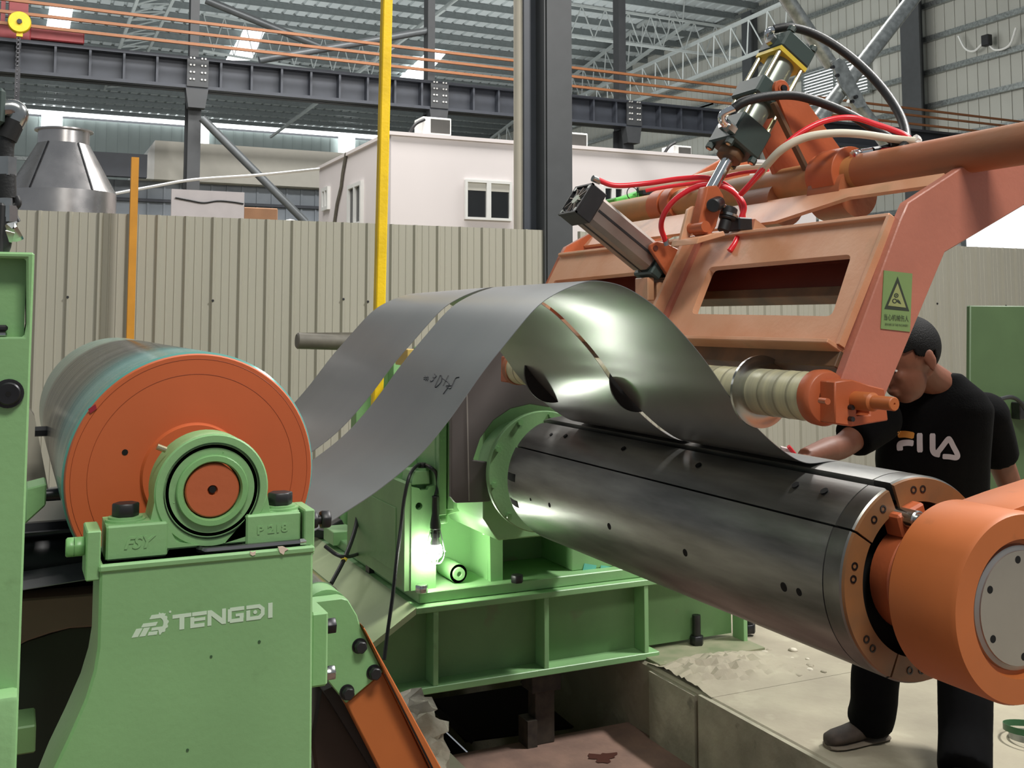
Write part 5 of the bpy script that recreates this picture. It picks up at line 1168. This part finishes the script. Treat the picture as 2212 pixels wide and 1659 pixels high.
for i in (-1, 1):
    MB().obox(E0 + d * .003 + s2_ * (.055 * i), s2_, yv, d, .003, .058, .004).build('cap_rim', BLACKM, ac_); MB().obox(E0 + d * .003 + yv * (.055 * i), s2_, yv, d, .058, .003, .004).build('cap_rim', BLACKM, ac_)
MB().cyl(E0 - d * .001, E0 + d * .008, .017, n=24).build('badge', mat('badge_grey', (190, 196, 180), .5), ac_)
for k in range(8):
    a = math.pi * k / 4 + .2; v_ = s2_ * math.cos(a) + yv * math.sin(a); MB().beam(E0 + v_ * .017 + d * .002, E0 + v_ * (.052 if k % 2 else .046) + d * .002, .0022, .006, up=d).build('spoke', ALU, ac_)
for i in (-1, 1):
    for j in (-1, 1): MB().cyl(E0 + s2_ * (.045 * i) + yv * (.045 * j) - d * .001, E0 + s2_ * (.045 * i) + yv * (.045 * j) + d * .008, .008, n=12).build('cap_screw', STEEL, ac_)
ab(L_ - .012, L_ + .03, .056, .056, HYDG, 'front_cap', .005); MB().cyl(E0 + d * (L_ + .03), E0 + d * (L_ + .09), .02, n=16).build('rod', STEEL, ac_); ab(L_ + .05, L_ + .085, .04, .045, BLACKM, 'rod_clevis', .004)
# pressure regulator
pr_ = thing('air_regulator', 'black air pressure regulator with gauge among the red hoses', 'regulator', at(1570, 480, Y=2.66))
MB().cyl(at(1552, 438, Y=2.66), at(1540, 444, Y=2.62), .021, n=24).build('gauge', BLACKM, pr_, bevel=.003)
MB().cyl(at(1576, 448, Y=2.66), at(1570, 475, Y=2.66), .026, n=20).build('body', BLACKM, pr_, bevel=.004); MB().cyl(at(1569, 476, Y=2.66), at(1562, 500, Y=2.66), .019, n=20).build('knob', RUBBER, pr_, bevel=.003)
MB().lathe(at(1573, 466, Y=2.66), (at(1570, 475, Y=2.66) - at(1576, 448, Y=2.66)), [(-.004, .026), (-.004, .03), (.004, .03), (.004, .026)], 20, closed=True).build('ring', STEEL, pr_)
a, b = at(1588, 470, Y=2.66), at(1618, 500, Y=2.66); MB().box(a.x, b.x, 2.64, 2.70, b.z, a.z).build('valve_block', BLACKM, pr_, bevel=.004); MB().cyl(at(1556, 442, Y=2.65), at(1575, 452, Y=2.66), .008, n=10).build('stem', STEEL, pr_)
MB().prism(xz([(1608, 505), (1614, 475), (1640, 495), (1640, 505)], 2.7), 2.66, 2.70).build('bracket', ORANGE_D, pr_)
# bright green box behind the far side plate
gb = thing('green_sensor_box', 'bright green box with a looped black wire behind the press', 'sensor box', at(1360, 440, Y=4.1))
MB().prism(xz([(1323, 428), (1350, 424), (1398, 408), (1404, 428), (1345, 454), (1326, 448)], 3.9), 3.88, 4.0).build('box', BRIGHTG, gb, bevel=.006)
a, b = at(1382, 402, Y=3.87), at(1412, 424, Y=3.87); MB().box(a.x, b.x, 3.85, 3.9, b.z, a.z).build('sensor', BLACKM, gb, bevel=.004)
MB().lathe(at(1366, 418, Y=3.86), (0, 1, 0), [(-.003, .026), (0, .029), (.003, .026)], 24, closed=True).build('wire_loop', BLACKM, gb)
# ------------------------------------------------------------------ inspection lamp with its cable
LYp = 4.555
lm = thing('inspection_lamp', 'lit bulb lamp with wire cage hanging from a bolt in the green bay', 'lamp', at(944, 1200, Y=LYp))
bulb_c = at(940, 1192, Y=LYp)
BULB = mat('bulb_glow', (255, 255, 250), .4, var=0, emit=((1.0, 1.0, .90), 165))
MB().lathe(bulb_c, (0, 0, 1), [(-.036, .0005), (-.032, .016), (-.018, .030), (0, .034), (.018, .031), (.034, .024)], 28).build('bulb', BULB, lm)
MB().lathe(bulb_c, (0, 0, 1), [(.033, .0245), (.05, .020), (.062, .016), (.066, .014), (.066, .001)], 24).build('bulb_neck', mat('bulb_heat_sink', (150, 150, 150), .4), lm)
MB().lathe(bulb_c, (0, 0, 1), [(.064, .021), (.084, .023), (.088, .020), (.10, .021), (.104, .024), (.124, .024), (.17, .016), (.24, .0145), (.243, .016), (.247, .014), (.247, .003)], 24).build('handle', BLACKM, lm)
for k in range(8):
    a = 2 * math.pi * k / 8; f = lambda r, z: bulb_c + Vector((r * math.cos(a), r * math.sin(a), z))
    MB().tube(bez([f(.022, .10), f(.040, .03), f(.046, -.01), f(.03, -.045), f(.004, -.055)], 5), .0016, 5).build('cage_wire', GALV, lm)
MB().lathe(bulb_c, (0, 0, 1), [(.0, .0455), (.0015, .0475), (-.0015, .0475)], 24, closed=True).build('cage_ring', GALV, lm)
top = bulb_c + Vector((0, 0, .245))
pth = [top] + [at(u, v, Y=LYp + .03) for u, v in ((946, 1048), (942, 1022), (930, 1010))] + [at(915, 1004, Y=LYp + .12), at(898, 1008, Y=LYp + .06)] + [at(u, v, Y=LYp) for u, v in ((884, 1030), (873, 1080), (866, 1140))] + [at(858, 1200, Y=LYp - .05), at(848, 1290, Y=LYp - .1), at(838, 1360, Y=LYp - .15), at(830, 1425, Y=LYp - .2)]
MB().tube(bez(pth, 8), .0085, 8).build('cable', BLACKH, lm)
# second black cable with yellow tie, junction box
c2 = thing('black_cable', 'black cable with a yellow tie hanging left of the yellow post', 'cable', at(735, 1240, Y=4.9))
MB().tube(bez([at(u, v, Y=Y) for u, v, Y in ((775, 1100, 5.4), (768, 1140, 5.3), (755, 1180, 5.2), (740, 1215, 5.1), (716, 1260, 5.0))], 6), .011, 8).build('cable', BLACKH, c2)
MB().cyl(at(745, 1203, Y=5.12), at(741, 1210, Y=5.12), .017, n=10).build('cable_tie', TAPE, c2)
MB().tube(bez([at(u, v, Y=Y) for u, v, Y in ((702, 1180, 5.2), (725, 1197, 5.15), (745, 1203, 5.12), (770, 1198, 5.3), (796, 1185, 5.5))], 6), .009, 8).build('branch', BLACKH, c2)
jb = MB(); a, b = at(774, 1070, Y=5.5), at(806, 1106, Y=5.5); jb.box(a.x, b.x, 5.5, 5.56, b.z, a.z); tag(jb.build('junction_box', WHITEF, None, bevel=.004), 'white junction box beside the yellow post', 'box')
cl_ = thing('clamp_parts', 'black clamp pieces on the deck beside the right lug', 'clamp', at(702, 1150, Y=4.9))
MB().obox(at(712, 1140, Z=zt1 + .045), (1, 0, .5), (0, 1, 0), (-.5, 0, 1), .07, .08, .03).build('block', BLACKM, cl_, bevel=.005); MB().obox(at(690, 1150, Z=zt1 + .03), (1, 0, -.3), (0, 1, 0), (.3, 0, 1), .07, .06, .025).build('block', STEEL_D, cl_, bevel=.005)
# grey pipe poking out left of the strip
g0, g1 = at(640, 736, Y=5.6), at(830, 742, Y=5.0)
gp_ = thing('grey_rod', 'grey round rod poking out left behind the steel strip', 'rod', g0)
MB().cyl(g0, at(800, 741, Y=5.6), .043, n=24).build('rod', GREYPIPE, gp_, bevel=.008); MB().beam(at(650, 722, Y=5.6), at(800, 721, Y=5.6), .02, .016).build('key', GREYPIPE, gp_)

# ------------------------------------------------------------------ right edge: cabinet, cables, hose, tape ring
cb = thing('cabinet_front', 'dark green cabinet front built as a thin sheet behind the man at the right edge', 'cabinet', at(2150, 900, Y=4.3))
a, b = at(2096, 660, Y=4.3), at(2300, 660, Y=4.3); zb_ = 0.0
MB().prism([(at(2081, 860, Y=4.3).x - .02, 0), (b.x, 0), (b.x, a.z), (a.x, a.z)], 4.3, 4.33).build('body', CABG, cb, bevel=.006)  # front of a cabinet only, kept thin so its side stays unseen
for xx in (a.x + .05, b.x - .15): MB().box(xx, xx + .08, 4.33, 4.7, 0, .03).build('foot', CABG, cb)
MB().box(at(2190, 870, Y=4.28).x, b.x, 4.24, 4.3, at(2200, 905, Y=4.28).z, at(2200, 868, Y=4.28).z).build('ledge', STEEL_D, cb, bevel=.004)
MB().tube(bez([at(u, v, Y=4.2) for u, v in ((2160, 862), (2185, 858), (2205, 870), (2225, 900))], 5), .012, 8).build('cable', BLACKH, cb)
hose('red_hose', [(1960, 1466, 3.9), (2000, 1478, 3.8), (2060, 1500, 3.65), (2130, 1530, 3.5), (2170, 1555, 3.4), (2230, 1590, 3.3)], .011, REDH, 'red air hose lying on the slab behind the trousers', grp=None)
tp_ = thing('strapping_coil', 'loose ring of green strapping on the slab at the lower right', 'strapping', at(2230, 1580, Z=0))
cc = at(2238, 1600, Z=.0)
for r, m, nm, z in ((.115, mat('strap_green', (52, 96, 62), .4), 'band', .03), (.095, GALV, 'wire', .0)):
    MB().lathe((cc.x, cc.y, z + .012), (.12, .1, 1), [(-.012, r), (-.012, r + .002), (.012, r + .002), (.012, r)], 40, closed=True).build(nm, m, tp_)
# ------------------------------------------------------------------ man behind the mandrel
SKIN = mat('skin', (120, 74, 54), .55, var=.08, scale=20)
SHIRT = mat('black_cotton', (8, 8, 9), .9, spec=.12, var=.2, scale=30, bump=.1, bscale=150)
TROUS = mat('black_trousers', (7, 7, 8), .9, spec=.1, var=.2, scale=30)
HAIR = mat('black_hair', (8, 7, 7), .7, spec=.2, var=.4, scale=90, bump=.4, bscale=220)
SHOE = mat('brown_shoe', (66, 54, 45), .7, rgb2=(44, 36, 30), scale=25)
man = thing('person', 'man in a black T-shirt and black trousers leaning in behind the mandrel', 'person', at(1900, 1600, Z=0))
SV = Vector((RIGHT.x, RIGHT.y, 0)).normalized(); FV = Vector((-FWD.x, -FWD.y, 0)).normalized()
def loft(rings, n=24, cap=True):
    """rings: (centre, side half, front half, side axis, front axis)"""
    m = MB(); vs = []; fs = []
    for c, a, b, s, f in rings:
        vs += [Vector(c) + s * (a * math.cos(2 * math.pi * i / n)) + f * (b * math.sin(2 * math.pi * i / n)) for i in range(n)]
    for j in range(len(rings) - 1):
        for i in range(n): fs.append((j * n + i, j * n + (i + 1) % n, (j + 1) * n + (i + 1) % n, (j + 1) * n + i))
    if cap: fs += [tuple(range(n))[::-1], tuple(range((len(rings) - 1) * n, len(rings) * n))]
    return m.add(vs, fs)
def limb(m, pts, rs, n=16):
    P = bez(pts, 5); k = len(P); rr = []
    for i in range(k):
        t = i / (k - 1) * (len(rs) - 1); a = int(min(t, len(rs) - 2)); rr.append(rs[a] + (rs[a + 1] - rs[a]) * (t - a))
    t_ = MB().tube(P, rr, n); m.add(t_.v, t_.f); return m
def ball(m, c, rx, ry=None, rz=None, rot=None):
    s = MB().sphere((0, 0, 0), rx, ry, rz, 20, 14); vs = [Vector(p) for p in s.v]
    if rot is not None: vs = [rot @ p for p in vs]
    m.add([Vector(c) + p for p in vs], s.f); return m
def fuse(m, name, mt, parent, vox=.008, it=6, fac=.5):
    me = bpy.data.meshes.new(name); me.from_pydata(m.v, [], m.f); bm = bmesh.new(); bm.from_mesh(me); bmesh.ops.recalc_face_normals(bm, faces=bm.faces); bm.to_mesh(me); bm.free()
    o = bpy.data.objects.new('tmp', me); COL.objects.link(o)
    r = o.modifiers.new('r', 'REMESH'); r.mode = 'VOXEL'; r.voxel_size = vox
    s = o.modifiers.new('s', 'SMOOTH'); s.iterations = it; s.factor = fac
    dg = bpy.context.evaluated_depsgraph_get(); dg.update()
    me2 = bpy.data.meshes.new_from_object(o.evaluated_get(dg)); bpy.data.objects.remove(o)
    me2.polygons.foreach_set('use_smooth', [True] * len(me2.polygons)); me2.materials.clear(); me2.materials.append(mt); me2.name = name
    return link(name, me2, parent)
# torso spine, leaning towards the machine
def tc(u, v, Y): return at(u, v, Y=Y)
tor = [(2036, 806, 2.86, .066, .062), (2036, 824, 2.865, .10, .075), (2034, 848, 2.87, .155, .092), (2028, 880, 2.88, .20, .11), (2020, 930, 2.90, .205, .128), (2014, 990, 2.93, .208, .132), (2016, 1050, 2.97, .205, .13), (2022, 1120, 3.02, .20, .13), (2030, 1200, 3.07, .195, .13), (2034, 1235, 3.09, .19, .125)]
m = loft([(tc(u, v, Y), a, b, SV, FV) for u, v, Y, a, b in tor])
shR = tc(1895, 905, 2.85); shL = tc(2128, 898, 2.92)
ball(m, shR, .085, .085, .085); ball(m, shL, .09, .09, .09)
elR = tc(1822, 962, 2.80); wrR = tc(1738, 988, 2.72)
limb(m, [shR, shR.lerp(elR, .45), shR.lerp(elR, .75)], [.085, .078, .070])
elL = tc(2188, 1075, 2.98)
limb(m, [shL, shL.lerp(elL, .3), shL.lerp(elL, .52)], [.088, .082, .074])
shirt = fuse(m, 'tshirt', SHIRT, man, .010, 8)
# body: neck, head, arms, hands as one surface
b_ = MB()
neck0 = tc(2036, 838, 2.865); hc_ = tc(1959, 778, 2.79); HS = 1.13
F = (-SV * .92 + FV * .25 + Vector((0, 0, -.45))).normalized(); SD = (FV * .95 + SV * .25); SD = (SD - F * SD.dot(F)).normalized(); UPv = SD.cross(F); UPv = UPv if UPv.z > 0 else -UPv
HM = Matrix((F, SD, UPv)).transposed()           # head frame: x face, y towards camera, z crown
def hp_(x, y, z): return hc_ + HM @ Vector((x, y, z)) * HS
limb(b_, [neck0 - Vector((0, 0, .05)), neck0, neck0.lerp(hc_, .5), hp_(-.03, 0, -.03)], [.068, .062, .058, .056])
ball(b_, hp_(-.012, 0, .03), 0.1175, 0.0893, 0.1040, HM); ball(b_, hp_(.030, 0, -.035), 0.0701, 0.0701, 0.0960, HM); ball(b_, hp_(.048, 0, -.088), 0.0407, 0.0452, 0.0339, HM)
ball(b_, hp_(.082, 0, .022), 0.0181, 0.0565, 0.0136, HM); ball(b_, hp_(.094, 0, -.018), 0.0203, 0.0136, 0.0294, HM); ball(b_, hp_(.106, 0, -.03), 0.0136, 0.0169, 0.0113, HM); ball(b_, hp_(.090, 0, -.060), 0.0136, 0.0294, 0.0079, HM); ball(b_, hp_(.088, 0, -.072), 0.0124, 0.0260, 0.0079, HM)
for sgn in (-1, 1):
    ball(b_, hp_(.062, .036 * sgn, -.02), 0.0249, 0.0226, 0.0249, HM)
    ball(b_, hp_(-.024, .082 * sgn, -.004), 0.0226, 0.0090, 0.0384, HM); ball(b_, hp_(-.018, .083 * sgn, -.030), 0.0113, 0.0079, 0.0158, HM)
limb(b_, [shR, shR.lerp(elR, .5), elR, elR.lerp(wrR, .4), wrR], [.05, .047, .041, .042, .029])
wrL = elL + Vector((-.06, .03, -.24))
limb(b_, [shL, shL.lerp(elL, .5), elL, elL.lerp(wrL, .4), wrL], [.052, .05, .042, .042, .029])
def hand(m, w, dirv, palm_n, th):
    d = Vector(dirv).normalized(); n = Vector(palm_n); n = (n - d * n.dot(d)).normalized(); s = d.cross(n)
    R3 = Matrix((d, s, n)).transposed(); ball(m, w + d * .048, .052, .042, .016, R3)
    for k, (o, L_) in enumerate(((-.030, .062), (-.010, .074), (.010, .070), (.029, .056))):
        a = w + d * .085 + s * o; limb(m, [a - d * .02, a + d * L_ * .4 + n * .006, a + d * L_ * .8 + n * .022, a + d * L_ * .95 + n * .036], [.0095, .009, .0082, .0068], 8)
    a = w + d * .03 + s * (.036 * th); limb(m, [a - s * .01 * th, a + s * .022 * th + d * .02, a + s * .034 * th + d * .046 + n * .012, a + s * .03 * th + d * .066 + n * .02], [.0115, .0105, .0095, .0075], 8)
hand(b_, wrR, (wrR - elR), Vector((0, 0, -1)), 1); hand(b_, wrL, (wrL - elL), -FV, -1)
body = fuse(b_, 'body', SKIN, man, .0065, 4, .45)
for sgn in (-1, 1):
    MB().sphere(hp_(.068, .034 * sgn, .000), .0105, n=12, m=8).build('eye', WHITEF, man); MB().sphere(hp_(.0745, .034 * sgn, -.001), .006, n=10, m=6).build('pupil', BLACKM, man)
    MB().tube(bez([hp_(.088, .016 * sgn, .026), hp_(.085, .036 * sgn, .032), hp_(.070, .056 * sgn, .026)], 4), .005, 6).build('eyebrow', HAIR, man)
    MB().lathe(hp_(-.024, .0875 * sgn, -.004), HM @ Vector((0, sgn, .1)), [(-.004, .006), (.002, .004), (-.002, .0005)], 12).build('ear_hollow', mat('ear_shadow', (110, 62, 46), .7), man)
# hair cap
hm = MB().sphere((0, 0, 0), 1, 1, 1, 110, 90); vs = []; keep = []
for p in hm.v:
    x, y, z = p; q = Vector((x * .112 - .014, y * .086, z * .1005 + .033)); vs.append(hc_ + HM @ q * HS)
    hl = .012 + max(0, q.x) * .75 - (.055 if q.x < -.05 else 0) + (.0 if abs(q.y) > .06 else .0)
    if q.x > .02: hl = max(hl, .045)
    keep.append(q.z > hl)
fs = [f for f in hm.f if all(keep[i] for i in f)]
hb_ = MB().add(vs, fs); hme = hb_.mesh('hair', HAIR, smooth=80); ho = link('hair', hme, man); sm = ho.modifiers.new('t', 'SOLIDIFY'); sm.thickness = .008; sm.offset = -1
# trousers
hip = [(2034, 1195, 3.06, .192, .128), (2034, 1260, 3.10, .195, .132), (2030, 1320, 3.12, .19, .13)]
t_ = loft([(tc(u, v, Y), a, b, SV, FV) for u, v, Y, a, b in hip])
ftR = at(1880, 1600, Z=0); ftL = at(2085, 1715, Z=0)
hipR = tc(1985, 1300, 3.12); hipL = tc(2085, 1310, 3.08)
knR = hipR.lerp(ftR, .5) + Vector((0, 0, .02)); knR = tc(1895, 1440, (hipR.y + ftR.y) / 2); knL = tc(2085, 1470, (hipL.y + ftL.y) / 2)
limb(t_, [hipR, hipR.lerp(knR, .5), knR, knR.lerp(ftR, .5), ftR + Vector((0, 0, .075))], [.115, .108, .092, .088, .090])
limb(t_, [hipL, hipL.lerp(knL, .5), knL, knL.lerp(ftL, .5), ftL + Vector((0, 0, .07))], [.118, .112, .098, .092, .092])
fuse(t_, 'trousers', TROUS, man, .012, 6)
def shoe(ft, toe):
    d = (Vector(toe) - ft); d.z = 0; d.normalize(); s = Vector((-d.y, d.x, 0)); Zv = Vector((0, 0, 1)); R = []
    for t, hw, h in ((-.075, .03, .05), (-.06, .041, .075), (-.02, .044, .085), (.05, .046, .072), (.11, .05, .058), (.16, .050, .050), (.195, .040, .042), (.21, .022, .03)):
        R.append((ft + d * t + Zv * (h / 2 + .014), hw, h / 2, s, Zv))
    up = loft(R, 20); up.build('shoe', SHOE, man, smooth=60)
    R = [(c - Zv * (c.z - .010), a + .004, .010, s, Zv) for c, a, b, s, Zv in R]; loft(R, 20).build('shoe_sole', mat('shoe_sole', (120, 110, 96), .8), man, smooth=60)
shoe(ftR, at(1770, 1622, Z=0)); shoe(ftL, at(1990, 1740, Z=0))
# glove cuff / cloth held at the strip edge
gl = [at(u, v, Y=2.62) for u, v in ((1688, 966), (1712, 972), (1730, 998), (1708, 1008), (1690, 990))]
MB().extr([[Vector(p) for p in gl]], (.02, .03, 0)).build('cloth', mat('white_cloth', (206, 190, 186), .8), man); MB().tube([at(1703, 964, Y=2.61), at(1716, 980, Y=2.61), at(1722, 998, Y=2.61)], .006, 6).build('cloth_hem', REDH, man)
# chest lettering laid on the shirt
dg = bpy.context.evaluated_depsgraph_get()
sbv = BVHTree.FromPolygons([v.co.copy() for v in shirt.data.vertices], [tuple(p.vertices) for p in shirt.data.polygons])
def on_shirt(x, y):
    r = ray(1512 + x / 3.16, 550 + y / 3.16).normalized(); h = sbv.ray_cast(EYE, r); return (h[0] - r * .003) if h[0] else None
def ribbon(pts, w, mt):
    P = [Vector((p.x, p.y)) for p in bez([(x, y, 0) for x, y in pts], 6)]
    P = [P[0] + (P[0] - P[1]).normalized() * w * .0] + P
    rows = []
    n = len(P)
    for i, p in enumerate(P):
        d = (P[min(i + 1, n - 1)] - P[max(i - 1, 0)])
        if d.length < 1e-6: continue
        d.normalize(); q = Vector((-d.y, d.x)) * (w / 2 * (.7 if i in (0, 1, n - 1) else 1))
        rows.append([on_shirt(*(p + q * k)) for k in (-1, -.5, 0, .5, 1)])
    vs = []; fs = []; rows = [r for r in rows if all(r)]
    for r in rows: vs += r
    for j in range(len(rows) - 1):
        for k in range(4): a = j * 5 + k; fs.append((a, a + 1, a + 6, a + 5))
    if fs: MB().add(vs, fs).build('print', mt, shirt_root, smooth=60)
shirt_root = shirt
PR = mat('print_grey', (196, 190, 196), .8); PO = mat('print_orange', (206, 140, 60), .8)
ribbon([(1350, 1228), (1400, 1226), (1462, 1236)], 46, PO)
ribbon([(1366, 1338), (1364, 1300), (1380, 1288), (1420, 1284), (1458, 1288)], 42, PR)
ribbon([(1500, 1218), (1500, 1280), (1502, 1350)], 40, PR)
ribbon([(1588, 1220), (1588, 1290), (1590, 1335), (1606, 1358), (1640, 1366)], 40, PR)
ribbon([(1606, 1372), (1650, 1316), (1692, 1262), (1706, 1264), (1730, 1310), (1758, 1366), (1748, 1386), (1700, 1380), (1656, 1378)], 36, PR)
# ------------------------------------------------------------------ small pieces become sub-parts of the part they sit on
def centre(o):
    vs = o.data.vertices; c = Vector((0, 0, 0))
    for v in vs: c += v.co
    return o.matrix_basis @ (c / max(1, len(vs)))
def base(n): return n.split('.')[0]
RULES = {'mandrel': {'socket_screw': 'end_ring', 'hole': 'segment', 'flange_bolt': 'rear_flange', 'yoke_screw': 'yoke_ring', 'slot': 'segment', 'rod_end': 'guide_rod'},
         'air_cylinder': {'spoke': 'end_cap', 'badge': 'end_cap', 'cap_screw': 'end_cap', 'cap_rim': 'end_cap', 'groove': 'barrel'},
         'hydraulic_cylinder': {'nut': 'tie_rod', 'gland': 'head_block'}, 'corrugated_fence': {'screw': 'panel'},
         'pillow_block_bearing': {'cast_lettering': 'foot_pad', 'grease_nipple': 'housing', 'set_screw': 'bearing_face'},
         'roll_stand': {'logo_mark': 'body', 'logo_dot': 'body', 'paint_spot': 'body', 'paint_chip': 'top_plate'},
         'bridle_roll': {'hole': 'end_disc', 'red_mark': 'end_disc', 'turning_mark': 'end_disc', 'centre_hole': 'shaft'},
         'outboard_support': {'hole': 'cap'}, 'steel_column': {'bolt': 'splice_plate'},
         'person': {'eye': 'body', 'pupil': 'body', 'eyebrow': 'body', 'ear_hollow': 'body', 'shoe_sole': 'shoe', 'cloth_hem': 'cloth'},
         'warning_sign': {k: 'panel' for k in ('triangle', 'triangle_field', 'gear_symbol', 'gear_hub', 'hand_symbol', 'lettering')},
         'threading_arm': {'washer': 'bracket', 'bolt': 'bracket'}, 'uncoiler_bed': {'anchor_nut': 'anchor_bolt'},
         'left_machine_frame': {'socket': 'bolt'}, 'cross_brace': {'bolt': 'gusset'}, 'steel_strip': {'pen_stroke': 'sheet'},
         'snubber_roller': {'sleeve_joint': 'sleeve'}, 'inspection_lamp': {'bulb_neck': 'bulb'}, 'pusher_plate': {'scribed_seam': 'plate'}}
for t in [o for o in COL.objects if o.parent is None and base(o.name) in RULES]:
    kids = [o for o in COL.objects if o.parent is t]
    cs = {o.name: centre(o) for o in kids if o.type == 'MESH'}
    for o in kids:
        tgt = RULES[base(t.name)].get(base(o.name))
        if not tgt: continue
        cand = [k for k in kids if base(k.name) == tgt]
        if not cand: continue
        q = min(cand, key=lambda k: (cs[k.name] - cs[o.name]).length)
        o.parent = q; o.matrix_parent_inverse = q.matrix_basis.inverted()
